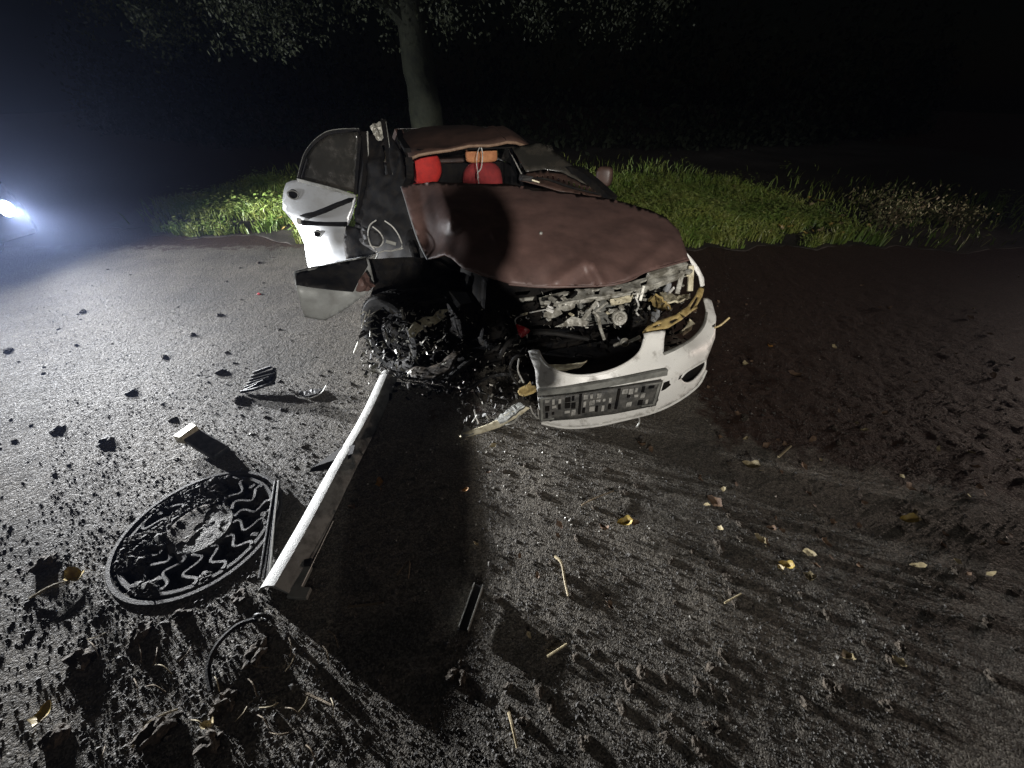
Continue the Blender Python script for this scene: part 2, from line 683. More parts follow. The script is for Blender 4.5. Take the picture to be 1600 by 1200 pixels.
M['grit'] = mat('grit', (.035, .033, .030), (.10, .094, .084), .75, 0, 55, .2, 300, (.46, .66), detail=2)
M['crumb'] = mat('crumb', (.04, .037, .033), (.10, .092, .08), .75, 0, 45, .4, 300, (.45, .7), detail=2)
M['bits'] = mat('bits', (.30, .29, .26), (.14, .13, .11), .4, 0, 40, 0, 300, (.4, .7), detail=2)


def not_hole(P):
    d = np.hypot(P[:, 0] - MH.x, P[:, 1] - MH.y)
    return P[d > MHR + .01]


def near_field(n):
    # denser towards the camera
    y = .15 + 5.2 * rng.random(n) ** 1.5
    x = (rng.random(n) * 2 - 1) * (1.1 + 1.05 * y)
    return not_hole(np.c_[x, y])


tag(pebbles('grit', 46000, near_field, lambda n: rng.lognormal(-5.95, .36, n), M['grit']),
    'loose grey grit scattered over the road around the wreck', 'grit', kind='stuff')


def crumb_field(n):
    out = []
    for cx, cy, sx, sy, k in ((-1.5, .85, .45, .28, .20), (-1.1, .35, .5, .16, .12), (-2.3, .9, .5, .35, .06), (-.5, 1.9, .45, .35, .12), (2.2, 2.0, 1.0, .8, .2), (-1.6, 1.6, .5, .4, .06), (.6, .9, .8, .5, .08)):
        m = int(n * k)
        out.append(np.c_[rng.normal(cx, sx, m), rng.normal(cy, sy, m)])
    P = np.concatenate(out)
    P = P[(P[:, 1] > .12)]
    return not_hole(P)


tag(pebbles('soil_crumbs', 10000, crumb_field, lambda n: rng.lognormal(-5.5, .40, n), M['crumb']),
    'dark soil crumbs strewn thickly over the road', 'soil', kind='stuff')


def bit_field(n):
    P = np.concatenate([np.c_[rng.normal(.1, .35, n // 2), rng.normal(1.45, .25, n // 2)], np.c_[rng.uniform(-3.5, 3, n // 2), rng.uniform(.5, 5, n // 2)]])
    return not_hole(P)


tag(pebbles('glass_bits', 420, bit_field, lambda n: rng.lognormal(-5.35, .35, n), M['bits']),
    'pale bits of broken plastic and glass strewn before the bumper', 'debris', kind='stuff')

# ------------------------------------------------------------------ grass verge
def verge_edge(x):
    e = 5.5 + .35 * noise.noise(Vector((x * .9, 3, 0))) + .25 * noise.noise(Vector((x * 3, 7, 0)))
    if x < -2:
        e += .22 * (-2 - x)
    return e


def verge_z(x, y):
    t = max(0.0, min(1.0, (y - verge_edge(x)) / .8))
    return gz(x, y) + .09 * t * t * (3 - 2 * t) + .05 * noise.noise(Vector((x * .6, y * .6, 8))) * t


V = []; F = []
vx = np.arange(-6.6, 16, .14); vy = np.linspace(0, 1, 70)
for x in vx:
    e = verge_edge(x) - .1
    for t in vy:
        y = e + t * t * 22
        z = verge_z(x, y) + .006 + .02 * noise.noise(Vector((x * 5, y * 5, 4)))
        if t == 0: z -= .07
        V.append((x, y, z))
ny = len(vy)
for i in range(len(vx) - 1):
    for j in range(ny - 1):
        a = i * ny + j
        F.append((a, a + ny, a + ny + 1, a + 1))
me = bpy.data.meshes.new('verge')
me.from_pydata(V, [], F)
tag(link_mesh('verge', me, M['dirt'], None, True), kind='structure')


def blades(name, n, area, hgt, m):
    vs = []; fs = []
    for _ in range(n):
        x, y, hh = area()
        z = verge_z(x, y)
        a = random.uniform(0, 6.283)
        wd = random.uniform(.004, .009) * (1 + y * .04)
        ln = hh * random.uniform(.6, 1.3)
        bend = random.uniform(.15, .75) * ln
        b2 = random.uniform(0, 6.283)
        dx, dy = math.cos(a) * wd, math.sin(a) * wd
        ex, ey = math.cos(b2) * bend, math.sin(b2) * bend
        k = len(vs)
        vs += [(x - dx, y - dy, z), (x + dx, y + dy, z), (x - dx * .8 + ex * .35, y - dy * .8 + ey * .35, z + ln * .6), (x + dx * .8 + ex * .35, y + dy * .8 + ey * .35, z + ln * .6), (x + ex, y + ey, z + ln * .88)]
        fs += [(k, k + 1, k + 3, k + 2), (k + 2, k + 3, k + 4)]
    me = bpy.data.meshes.new(name)
    me.from_pydata(vs, [], fs)
    return link_mesh(name, me, m)


def grass_area():
    while True:
        if random.random() < .72:
            x = random.uniform(-1.5, 9.5)
        else:
            x = random.uniform(-6.3, -1.0)
        e = verge_edge(x)
        y = e + abs(random.gauss(0, 2.6)) * random.random() ** .3
        c = noise.noise(Vector((x * 1.6, y * 1.6, 11)))
        if y < e + .5 and c < -.05 + random.uniform(-.2, .2): continue
        if c < -.35 and random.random() < .8: continue
        if x > 4.75 and random.random() < min(.96, (x - 4.75) * 1.6): continue
        if x < -5.2 and random.random() < (-5.2 - x) * .9: continue
        return x, y, .13 + .16 * max(0, noise.noise(Vector((x * .9, y * .9, 2))) + .3)


tag(blades('verge_grass', 62000, grass_area, .14, M['grass']), 'lush green grass and weeds on the verge behind the wreck', 'grass', kind='stuff')


# broad-leaved weeds among the grass
vs = []; fs = []
for _ in range(2300):
    x, y, hh = grass_area()
    z = verge_z(x, y)
    hh *= random.uniform(.8, 1.75)
    for _k in range(random.randint(7, 14)):
        a = random.uniform(0, 6.283)
        r = random.uniform(.01, .09)
        p = Vector((x + math.cos(a) * r, y + math.sin(a) * r, z + hh * random.uniform(.2, 1)))
        d = Vector((math.cos(a), math.sin(a), random.uniform(-.3, .5))).normalized() * random.uniform(.04, .085)
        e_ = Vector((-math.sin(a), math.cos(a), random.uniform(-.3, .3))).normalized() * random.uniform(.013, .027)
        k = len(vs)
        vs += [p, p + d * .5 + e_, p + d, p + d * .5 - e_]
        fs.append((k, k + 1, k + 2, k + 3))
me = bpy.data.meshes.new('verge_weeds')
me.from_pydata(vs, [], fs)
tag(link_mesh('verge_weeds', me, mat('weed_leaf', (.11, .18, .035), (.24, .26, .085), .5, 0, 3)), 'broad leaved green weeds growing through the verge grass', 'weeds', kind='stuff')

# leaf meshes ------------------------------------------------------
def leaf_mesh(name, m, L=.07, curl=.4, lobes=0, seed=0):
    r = random.Random(seed)
    n = 7
    vs = []; fs = []
    for i in range(n):
        t = i / (n - 1)
        wd = L * .30 * math.sin(math.pi * (t ** .75)) ** .9 * (1 + (.55 * math.sin(t * 17 + seed) if lobes else .18 * math.sin(t * 9))) + .0005
        z = curl * L * ((t - .5) ** 2 * 1.6)
        for s_ in (-1, 0, 1):
            vs.append((s_ * wd, (t - .5) * L, z + abs(s_) * wd * curl * 1.3 + r.uniform(-.03, .03) * L))
    for i in range(n - 1):
        for s_ in range(2):
            a = i * 3 + s_
            fs.append((a, a + 1, a + 4, a + 3))
    k = len(vs)
    q = L * .02
    vs += [(-q, -L * .5, 0.0), (q, -L * .5, 0), (0, -L * .5, q), (0, -L * .85, L * .06)]
    fs += [(k, k + 1, k + 3), (k + 1, k + 2, k + 3), (k + 2, k, k + 3)]
    me = bpy.data.meshes.new(name)
    me.from_pydata(vs, [], fs)
    me.materials.append(m)
    me.polygons.foreach_set('use_smooth', [True] * len(me.polygons))
    return me


LEAF = {k: [leaf_mesh('leaf_' + k, M[k], .07, c, i % 2, i) for i, c in enumerate((.25, .6, 1.0))] for k in ('leafy', 'leafo', 'leafb', 'leafp')}


def put_leaf(name, key, x, y, z, size, rz, tilt=(0, 0), var=None, label=None, cat='leaf', group=None):
    me = LEAF[key][random.randrange(3) if var is None else var]
    o = bpy.data.objects.new(name, me)
    o.location = (x, y, z)
    o.scale = (size / .07,) * 3
    o.rotation_euler = (tilt[0], tilt[1], rz)
    col.objects.link(o)
    return tag(o, label, cat, group)


# yellow leaves caught in the grass
for i in range(70):
    x = random.uniform(1.6, 5.4) if i < 55 else random.uniform(-4.8, -2.9)
    y = verge_edge(x) + random.uniform(.05, 3.2) * random.random() ** .5
    put_leaf('fallen_leaf', random.choice(('leafy', 'leafp', 'leafp')), x, y, verge_z(x, y) + random.uniform(.08, .15), random.uniform(.06, .11), random.uniform(0, 6.28), (random.uniform(-.7, .7), random.uniform(-.7, .7)),
             label='small pale yellow leaf caught in the grass right of the wreck' if i < 55 else 'small pale yellow leaf caught in the grass left of the wreck',
             group='leaves caught in the grass on the right' if i < 55 else 'leaves caught in the grass on the left')

# ------------------------------------------------------------------ trees behind the verge
def leaf_cloud(name, strands, m, parent, lw=.05):
    vs = []; fs = []
    for (p, d, n, spread) in strands:
        for _ in range(n):
            t = random.random()
            c = p + d * t + Vector((random.gauss(0, spread), random.gauss(0, spread), random.gauss(0, spread * .5)))
            a = Vector((random.uniform(-1, 1), random.uniform(-1, 1), random.uniform(-1.5, .2))).normalized() * lw * random.uniform(.7, 1.5)
            b_ = a.cross(Vector((random.uniform(-1, 1), random.uniform(-1, 1), random.uniform(-1, 1)))).normalized() * lw * .32
            k = len(vs)
            vs += [c, c + a * .5 + b_, c + a, c + a * .5 - b_]
            fs.append((k, k + 1, k + 2, k + 3))
    me = bpy.data.meshes.new(name)
    me.from_pydata(vs, [], fs)
    return link_mesh(name, me, m, parent)


def tree(base, h, r0, lean, strands, label, limbs):
    t = empty('broadleaf_tree', base, label, 'tree', 'trees behind the verge')
    b = Vector(base)
    mb = MB()
    pts = []; rs = []
    for i in range(13):
        f = i / 12
        pts.append(b + Vector((lean[0] * f + .05 * math.sin(f * 5), lean[1] * f, h * f - .15)))
        rs.append(r0 * (1 - .55 * f) * (1 + .45 * max(0, .12 - f) / .12) * (1 + .05 * math.sin(i * 2.1)))
    mb.tube(pts, rs, 14)
    mb.build('trunk', M['bark'], t, True)
    for (f, tip, r) in limbs:
        s = pts[int(f * 12)]
        e = Vector(tip)
        mid = (s + e) / 2 + Vector((0, 0, .35))
        MB().tube(smooth_path([s, mid, e], 5), [r * (1 - .8 * k / 10) for k in range(11)], 7).build('limb', M['bark'], t, True)
    leaf_cloud('crown', strands, M['crown'], t)
    return t


def hang(x0, x1, y0, y1, ztop, zlow, n, k, ln=.6):
    out = []
    for _ in range(n):
        x = random.uniform(x0, x1); y = random.uniform(y0, y1)
        zb = random.uniform(zlow, ztop)
        out.append((Vector((x, y, zb + ln)), Vector((random.uniform(-.15, .15), random.uniform(-.1, .1), -ln * random.uniform(.6, 1.2))), k, .09))
    return out


tb = PY(668, 190, 9.0)
st = hang(-5.2, -3.0, 6.6, 8.0, 3.4, 2.0, 70, 90) + hang(-3.0, -1.0, 7.0, 9.2, 4.2, 2.35, 90, 70) + hang(-6.4, -4.6, 6.8, 8.4, 4.6, 2.35, 90, 70)
st += hang(-3.5, .6, 7.5, 10.5, 6.5, 4.2, 60, 60, .9) + hang(-.6, 3.4, 7.0, 9.0, 4.0, 2.3, 110, 60)
tree((tb[0], 9.0, .05), 6.5, .36, (-.30, .2), st, 'thick dark tree trunk rising right behind the car roof',
     [(.45, (-4.2, 7.3, 3.9), .13), (.5, (2.6, 8.2, 4.4), .12), (.6, (-3.6, 9.8, 5.6), .11), (.8, (-.6, 9.9, 6.6), .09)])
# dark thicket closing the view behind the verge
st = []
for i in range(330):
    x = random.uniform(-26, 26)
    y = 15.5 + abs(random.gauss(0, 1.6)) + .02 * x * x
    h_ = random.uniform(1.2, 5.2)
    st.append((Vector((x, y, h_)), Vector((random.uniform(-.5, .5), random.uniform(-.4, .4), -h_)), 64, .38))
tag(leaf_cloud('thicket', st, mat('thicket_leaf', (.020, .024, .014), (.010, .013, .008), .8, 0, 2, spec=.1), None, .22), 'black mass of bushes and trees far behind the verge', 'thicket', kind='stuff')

# low shrubs where the verge meets the soil on the right
def shrub(x, y, r, h, n, label, m):
    t = empty('shrub', (x, y, verge_z(x, y)), label, 'shrub', 'shrubs at the end of the grass verge')
    b = Vector((x, y, verge_z(x, y)))
    mb = MB()
    st = []
    for i in range(9):
        a = random.uniform(0, 6.283); q = random.uniform(.3, 1)
        e = b + Vector((math.cos(a) * r * q, math.sin(a) * r * q, h * random.uniform(.6, 1)))
        mb.tube(smooth_path([b, (b + e) / 2 + Vector((0, 0, h * .2)), e], 3), [.009 * (1 - .7 * k / 6) for k in range(7)], 5)
        st.append((e + Vector((0, 0, .05)), (b - e) * .8, n, r * .22))
    mb.build('stems', M['twig'], t)
    leaf_cloud('foliage', st, m, t, .045)


shrub(5.6, 6.1, .55, .50, 120, 'low brownish shrub at the right end of the lit grass', M['shrub'])
shrub(6.7, 6.2, .45, .36, 90, 'small dim shrub farthest right on the dark verge', M['shrub'])

# ------------------------------------------------------------------ storm drain cover
dr = empty('storm_drain', (MH.x, MH.y, 0), 'round cast iron storm drain grate with wavy ribs half choked by soil', 'drain')
c = MH
MB().lathe(c, (0, 0, 1), [(MHR - .030, -.05), (MHR - .021, .004), (MHR - .018, .009), (MHR - .003, .009), (MHR, .006), (MHR + .004, -.03)], 72).build('frame_ring', M['iron'], dr, True)
MB().lathe(c, (0, 0, 1), [(.296, -.045), (.302, .001), (.304, .005), (.320, .005), (.323, .001), (.323, -.045)], 72).build('cover_rim', M['iron'], dr, True)
MB().lathe(c, (0, 0, 1), [(MHR - .029, -.02), (MHR - .029, -.16), (.0, -.16)], 48).build('pit_wall', M['black'], dr, True)
NR = 15
for i in range(NR):
    a0 = 2 * math.pi * i / NR + .1
    pts = []
    ph = random.uniform(-.6, .6)
    am = random.uniform(.020, .034)
    for k in range(19):
        t = k / 18
        r = .142 + (.306 - .142) * t
        a = a0 + (am * math.sin(t * 2.9 * math.pi + ph)) / r
        pts.append((c.x + math.cos(a) * r, c.y + math.sin(a) * r, -.004 + random.uniform(-.001, .001)))
    MB().tube(pts, [.0075 + .004 * abs(2 * k / 18 - 1) ** 3 for k in range(19)], prof=[(-1, -3.2), (1, -3.2), (1, .6), (.6, 1), (-.6, 1), (-1, .6)]).build('rib', M['iron'], dr, True)
# raised pads just inside the rim
for i in range(NR):
    a0 = 2 * math.pi * (i + .5) / NR + .1
    if i % 2 == 0:
        p = c + Vector((math.cos(a0) * .278, math.sin(a0) * .278, -.008))
        MB().box(p, (.034, .022, .022), (0, 0, a0), .002).build('lug', M['iron'], dr, False, .004)
V = []; F = []
n_r, n_a = 9, 40
for i in range(n_r + 1):
    r = .152 * i / n_r
    for k in range(n_a):
        a = 2 * math.pi * k / n_a
        x, y = c.x + math.cos(a) * r, c.y + math.sin(a) * r
        z = .007 + .003 * (1 - (i / n_r) ** 2) + .003 * noise.noise(Vector((x * 30, y * 30, 0))) + .004 * noise.noise(Vector((x * 70, y * 70, 3)))
        if i == n_r: z = -.04
        V.append((x, y, z))
for i in range(n_r):
    for k in range(n_a):
        F.append((i * n_a + k, i * n_a + (k + 1) % n_a, (i + 1) * n_a + (k + 1) % n_a, (i + 1) * n_a + k))
mb = MB().add(V, F)
M['hub'] = mat('drain_hub', (.17, .16, .145), (.075, .07, .06), .75, .0, 40, .9, 120, (.42, .62))
mb.build('hub_plate', M['hub'], dr, True)
for (r, a, ln, rz) in ((.05, 2.0, .10, .6), (.07, .4, .09, 2.4), (.02, 4.6, .11, .9), (.09, 3.3, .07, .2)):
    p = c + Vector((math.cos(a) * r, math.sin(a) * r, .004))
    MB().box(p, (ln, .013, .014), (0, .05, rz), .002).build('raised_bar', M['hub'], dr, False, .003)


def drain_fill(n):
    a = rng.uniform(0, 6.283, n); r = .325 * np.sqrt(rng.uniform(.2, 1, n))
    return np.c_[MH.x + np.cos(a) * r, MH.y + np.sin(a) * r]


def fill_z(x, y):
    d = math.dist((x, y), (MH.x, MH.y))
    k = noise.noise(Vector((x * 7, y * 7, 20))) + (.25 if x < MH.x and y > MH.y - .1 else -.25)
    return -.050 + max(0, .056 * min(1, max(0, k * 2.2 + .75))) + (.012 if d < .16 else 0)


o = pebbles('drain_soil', 3800, drain_fill, lambda n: rng.lognormal(-5.15, .45, n), M['crumb'], fill_z)
tag(o, 'dark clotted soil filling the gaps of the round drain grate', 'soil', kind='stuff')
V = []; F = []
for i in range(13):
    for k in range(48):
        a = 2 * math.pi * k / 48; r = .328 * i / 12
        x, y = c.x + math.cos(a) * r, c.y + math.sin(a) * r
        V.append((x, y, fill_z(x, y) - .004))
for i in range(12):
    for k in range(48):
        F.append((i * 48 + k, i * 48 + (k + 1) % 48, (i + 1) * 48 + (k + 1) % 48, (i + 1) * 48 + k))
MB().add(V, F).build('silt', M['clod'], dr, True)

# ------------------------------------------------------------------ the wrecked car
CAR = empty('wrecked_car', (-.1, 3.4, 0), 'wrecked white and maroon car with crushed front end and buckled bonnet', 'car')
BK = Vector((-.309, .951, 0)); RT = Vector((.951, .309, 0)); O0 = Vector((-.33, 4.22, 0))


def W(a, b, z):
    return O0 + BK * a + RT * b + Vector((0, 0, z))


def wbox(name, a0, a1, b0, b1, z0, z1, m, bevel=.01, jit=0.0, parent=CAR):
    mx = Matrix((RT, BK, Vector((0, 0, 1)))).transposed()
    return MB().box(W((a0 + a1) / 2, (b0 + b1) / 2, (z0 + z1) / 2), (b1 - b0, a1 - a0, z1 - z0), jit=jit, mat=mx).build(name, m, parent, False, bevel)


# --- bonnet
bon = [(627, 292), (650, 287), (677, 284), (710, 285), (745, 287), (790, 287), (827, 292), (875, 299), (940, 308), (972, 315), (1015, 327), (1042, 341), (1061, 360), (1070, 385), (1076, 405),
       (1040, 415), (1008, 424), (986, 435), (965, 442), (945, 445), (890, 447), (840, 447), (795, 443), (760, 432), (722, 418), (704, 402), (694, 398), (684, 402), (668, 405), (655, 380), (645, 352), (635, 318)]
bctl = [(627, 292, 1.06), (677, 284, 1.13), (745, 287, 1.11), (827, 292, 1.09), (875, 300, 1.065), (940, 309, 1.025), (1015, 327, .985), (1062, 360, .92), (1076, 405, .84), (1005, 425, .815), (945, 445, .775), (890, 446, .775), (840, 447, .775), (795, 442, .78),
        (722, 415, .85), (694, 398, .86), (668, 405, .79), (645, 352, .90), (683, 388, .83), (705, 335, 1.035), (690, 310, 1.07), (760, 350, 1.0), (820, 370, .955), (900, 370, .945), (980, 380, .91), (850, 412, .875), (950, 415, .855), (905, 330, 1.01), (1000, 350, .97)]
bonnet = sheet('bonnet', bon, bctl, M['bonnet'], CAR, 'Z', step=5, thick=.010, amp=.005, scale=5, seed=3, fold=.8,
               creases=[(690, 290, 704, 345, .018, 22), (704, 345, 690, 394, .016, 18), (655, 300, 668, 380, -.010, 12), (870, 440, 915, 408, .014, 16), (940, 442, 925, 415, .016, 12), (745, 292, 800, 436, .012, 22), (985, 430, 1050, 372, .008, 16), (1030, 350, 960, 330, -.006, 14)])
# rolled lip along the front edge and the folded left edge
lip = [PZ(u, v, z) for u, v, z in ((795, 444, .775), (840, 448, .77), (890, 448, .77), (945, 446, .77), (966, 443, .78), (988, 436, .79), (1008, 425, .81), (1040, 416, .825), (1076, 406, .838))]
MB().tube(smooth_path(lip, 4), .007, 6).build('bonnet_lip', M['bonnet'], bonnet, True)
edge = [PZ(u, v, z) for u, v, z in ((627, 292, 1.06), (635, 318, .99), (645, 352, .90), (655, 380, .84), (668, 406, .785))]
MB().tube(smooth_path(edge, 4), .006, 6).build('bonnet_edge', M['silver'], bonnet, True)
p = PZ(845, 367, .955)
MB().lathe(Vector(p), (0, -.2, 1), [(.0, .022), (.010, .018), (.012, .008), (.009, -.006)], 10).build('washer_jet', M['greyplastic'], bonnet, True)

# --- cowl panel below the windscreen
cow = [(812, 281), (826, 268), (852, 266), (880, 270), (898, 279), (912, 286), (935, 299), (941, 309), (905, 304), (875, 298), (840, 288)]
slots = []
for k in range(11):
    u = 838 + k * 8.2; v = 274 + max(0, k - 3) * 2.7
    slots.append([(u, v), (u + 2.6, v + .6), (u + 3.6, v + 6.4), (u + 1.2, v + 5.8)])
sheet('cowl_panel', cow, [(812, 281, 3.75), (852, 266, 3.95), (935, 300, 3.72), (875, 298, 3.62), (900, 285, 3.8)], M['roofpaint'], CAR, 'Y', holes=slots, step=4, thick=.008, amp=.006, scale=9, fold=1)
MB().tube(smooth_path([PY(813, 281, 3.72), PY(850, 279, 3.7), PY(890, 292, 3.64), PY(938, 304, 3.6)], 4), .009, 6).build('wiper_arm', M['black'], CAR, True)
MB().box(PY(822, 279, 3.72), (.10, .06, .05), (0, .2, .3), .012).build('wiper_motor', M['darkplastic'], CAR, False, .008)
MB().box(PY(837, 283, 3.66), (.07, .02, .012), (0, .3, .2)).build('wiper_link', M['cream'], CAR, False, .003)

# --- roof with a folded front corner
V = []; F = []
na, nb = 15, 15
for i in range(na):
    a = -.02 + 1.62 * i / (na - 1)
    for j in range(nb):
        b = -.64 + 1.28 * j / (nb - 1)
        hw = 1 - .10 * (i / (na - 1))
        z = 1.375 + .055 * math.sin(min(1, i / 8) * math.pi / 2) - .09 * (abs(b) / .64) ** 3 - .03 * (1 - min(1, i / 3))
        if i > 9: z -= .03 * ((i - 9) / 5) ** 2
        z += .075 * math.exp(-((b - .36) / .16) ** 2 - ((a - .28) / .30) ** 2)       # ridge pushed up
        z -= .05 * math.exp(-((b + .30) / .2) ** 2 - ((a - .2) / .25) ** 2)
        z += .012 * noise.noise(Vector((a * 5, b * 5, 2)))
        V.append(W(a + .05 * (1 - (b / .64) ** 2) * (-1 if i == 0 else 0), b * hw, z))
for i in range(na - 1):
    for j in range(nb - 1):
        q = i * nb + j
        F.append((q, q + 1, q + nb + 1, q + nb))
roof = MB().add(V, F).build('roof', M['roofpaint'], CAR, True)
md = roof.modifiers.new('thickness', 'SOLIDIFY'); md.thickness = .018; md.offset = -1
MB().tube([V[j] - Vector((0, 0, .012)) for j in range(nb)], .013, 8).build('roof_header', M['cream'] if False else mat('header_paint', (.20, .13, .085), (.10, .06, .04), .5, 0, 12), roof, True)
MB().tube([V[i * nb + 10] + Vector((0, 0, .004)) for i in range(0, 6)], .005, 6).build('fold_crease', M['roofpaint'], roof, True)

# --- what is left of the windscreen
sheet('windscreen_glass', [(800, 230), (845, 222), (880, 246), (915, 272), (936, 297), (905, 283), (876, 268), (850, 264), (822, 268)], [(800, 230, 4.2), (845, 222, 4.3), (936, 297, 3.8), (822, 268, 3.95)], M['glass'], CAR, 'Y', step=6, thick=.006)
# --- pillars
FL = Vector(V[0]); FR = Vector(V[nb - 1])
prof = [(-1, -.6), (1, -.6), (1, .6), (-1, .6)]
MB().tube(smooth_path([FL, FL + Vector((.01, -.08, -.14)), Vector(PY(636, 300, 3.78)), Vector(PY(650, 360, 3.55))], 4), .032, prof=prof).build('windscreen_pillar', M['black'], CAR)
MB().tube(smooth_path([FR, FR + Vector((.14, -.18, -.12)), Vector(PY(905, 268, 3.95)), Vector(PY(958, 312, 3.62))], 4), .045, prof=prof).build('windscreen_pillar', M['black'], CAR)
MB().tube([FL + Vector((.035, -.02, -.03)), Vector(PY(640, 262, 4.0)), Vector(PY(640, 288, 3.85))], .007, 6).build('seal_strip', M['wire'], CAR, True)
for b in (-.66, .66):
    MB().tube([W(.95, b * .95, 1.34), W(.98, b * 1.1, .95), W(.98, b * 1.16, .3)], .05, prof=prof).build('door_pillar', M['black'], CAR)
    MB().tube([W(1.58, b * .86, 1.36), W(2.0, b * 1.08, 1.02)], .05, prof=prof).build('rear_pillar', M['roofpaint'], CAR)
    MB().tube([W(0, b * .97, 1.31), W(.8, b * .96, 1.345), W(1.58, b * .86, 1.36)], .028, prof=prof).build('roof_rail', M['black'], CAR)
# buckled pillar with torn trim standing up at the left of the roof
MB().tube(smooth_path([PY(599, 188, 4.7), PY(606, 232, 4.55), PY(612, 285, 4.4), PY(619, 338, 4.25)], 5), .028, prof=prof).build('door_pillar', M['black'], CAR)
MB().tube(smooth_path([PY(603, 190, 4.66), PY(609, 232, 4.51), PY(615, 285, 4.36), PY(618, 335, 4.22)], 5), .004, 6).build('seal_strip', M['greyplastic'], CAR, True)
MB().tube(smooth_path([PY(564, 205, 4.62), PY(568, 245, 4.6), PY(566, 290, 4.55), PY(560, 335, 4.5)], 4), .045, prof=prof).build('door_pillar', M['black'], CAR)
MB().tube(smooth_path([PY(574, 205, 4.62), PY(575, 250, 4.6), PY(571, 292, 4.55)], 4), .008, 6).build('seal_strip', M['wire'], CAR, True)
sheet('torn_trim', [(578, 198), (590, 191), (597, 185), (602, 188), (604, 206), (596, 220), (588, 216), (583, 207)], [(578, 198, 4.6), (600, 187, 4.7), (596, 220, 4.55)], M['bare'], CAR, 'Y', step=3, thick=.006, amp=.035, scale=18, smooth=False, fold=1)
wbox('roof_lining', .05, 1.5, -.55, .55, 1.29, 1.305, M['black'])

# --- lower shell, seen dim behind the torn front
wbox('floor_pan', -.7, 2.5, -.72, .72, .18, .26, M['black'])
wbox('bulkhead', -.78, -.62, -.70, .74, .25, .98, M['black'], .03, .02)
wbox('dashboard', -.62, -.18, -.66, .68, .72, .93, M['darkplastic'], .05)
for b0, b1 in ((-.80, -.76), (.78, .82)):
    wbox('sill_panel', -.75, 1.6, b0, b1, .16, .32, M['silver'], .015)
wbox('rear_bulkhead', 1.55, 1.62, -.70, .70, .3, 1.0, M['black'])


def side_panel(name, pts, b, th, m):
    s = 1 if b > 0 else -1
    return MB().prism([W(a, b, z) for a, z in pts], RT * (-th * s)).build(name, m, CAR, False, .012)


side_panel('side_door', [(-.62, .33), (.92, .33), (.97, .93), (-.60, .97)], .84, .05, M['silver'])
side_panel('side_door', [(.95, .33), (1.62, .33), (1.78, .6), (1.92, .96), (1.0, .93)], .84, .05, M['silver'])
arch = [(1.66 + .62 + .36 * math.cos(t), .30 + .36 * math.sin(t)) for t in [math.pi * k / 12 for k in range(13)]][::-1]
for b in (.84, -.82):
    side_panel('quarter_panel', [(1.80, .30)] + arch + [(2.92, .30), (2.98, .75), (2.80, 1.0), (1.95, .97), (1.82, .6)], b, .05, M['silver'])
fa = [(-1.62 + .35 * math.cos(t), .30 + .35 * math.sin(t)) for t in [math.pi * k / 12 for k in range(13)]][::-1]
side_panel('front_wing', [(-2.02, .40)] + fa + [(-1.2, .30), (-.66, .30), (-.62, .97), (-1.3, .90), (-1.9, .80), (-2.06, .66)], .84, .04, M['silver'])
side_panel('side_window', [(-.45, .97), (.90, .95), (.92, 1.28), (.1, 1.30)], .80, .006, M['glass'])
side_panel('side_window', [(1.02, .95), (1.88, .98), (1.5, 1.30), (1.02, 1.29)], .80, .006, M['glass'])
MB().prism([W(1.6, -.6, 1.38), W(1.6, .6, 1.38), W(2.1, .66, 1.02), W(2.1, -.66, 1.02)], Vector((0, 0, .006))).build('rear_window', M['glass'], CAR)
wbox('boot_lid', 2.05, 2.95, -.78, .80, .93, 1.0, M['roofpaint'], .03)
wbox('tail_panel', 2.90, 2.98, -.78, .80, .35, .95, M['silver'], .03)
wbox('rear_bumper', 2.95, 3.08, -.80, .82, .28, .58, M['bumper'], .04)
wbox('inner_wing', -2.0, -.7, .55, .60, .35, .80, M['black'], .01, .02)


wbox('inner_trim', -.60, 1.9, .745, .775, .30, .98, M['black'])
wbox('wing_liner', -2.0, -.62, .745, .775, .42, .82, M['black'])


# --- wheels
def wheel(cn, axis, parent=CAR, broken=False):
    cn = Vector(cn); ax = Vector(axis).normalized()
    ty = MB().lathe(cn, ax, [(.20, -.075), (.235, -.088), (.275, -.088), (.292, -.070), (.297, -.02), (.297, .02), (.292, .070), (.275, .088), (.235, .088), (.20, .075)], 40).build('wheel', M['rubber'], parent, True)
    rim = MB().lathe(cn, ax, [(.204, -.078), (.204, .076), (.196, .076), (.190, .03), (.12, .045), (.06, .05), (.0, .05)], 32).build('rim', M['black'] if broken else M['bare'], ty, True)
    x = ax.cross(Vector((0, 0, 1))).normalized(); y = ax.cross(x)
    tr = MB()
    for k in range(48):
        a = 2 * math.pi * k / 48
        d = x * math.cos(a) + y * math.sin(a)
        t = -x * math.sin(a) + y * math.cos(a)
        mx = Matrix((t, d, ax)).transposed()
        for s in (-.045, .045):
            tr.box(cn + d * .298 + ax * s, (.022, .010, .055), mat=mx)
    t_ = tr.build('tread', M['rubber'], ty)
    t_['kind'] = 'stuff'
    if not broken:
        for k in range(5):
            a = 2 * math.pi * k / 5
            d = x * math.cos(a) + y * math.sin(a)
            MB().bar(cn + ax * .05 + d * .04, cn + ax * .05 + d * .19, .05, .02, ax).build('spoke', M['bare'], ty, False, .006)
    return ty


FW = Vector(PY(622, 528, 2.5))
FW.z = .30
wheel(FW, (-.52, -.84, .10), broken=True)
wheel(W(-1.62, .74, .30), RT)
wheel(W(2.28, .74, .30), RT)
wheel(W(2.28, -.74, .30), -RT)


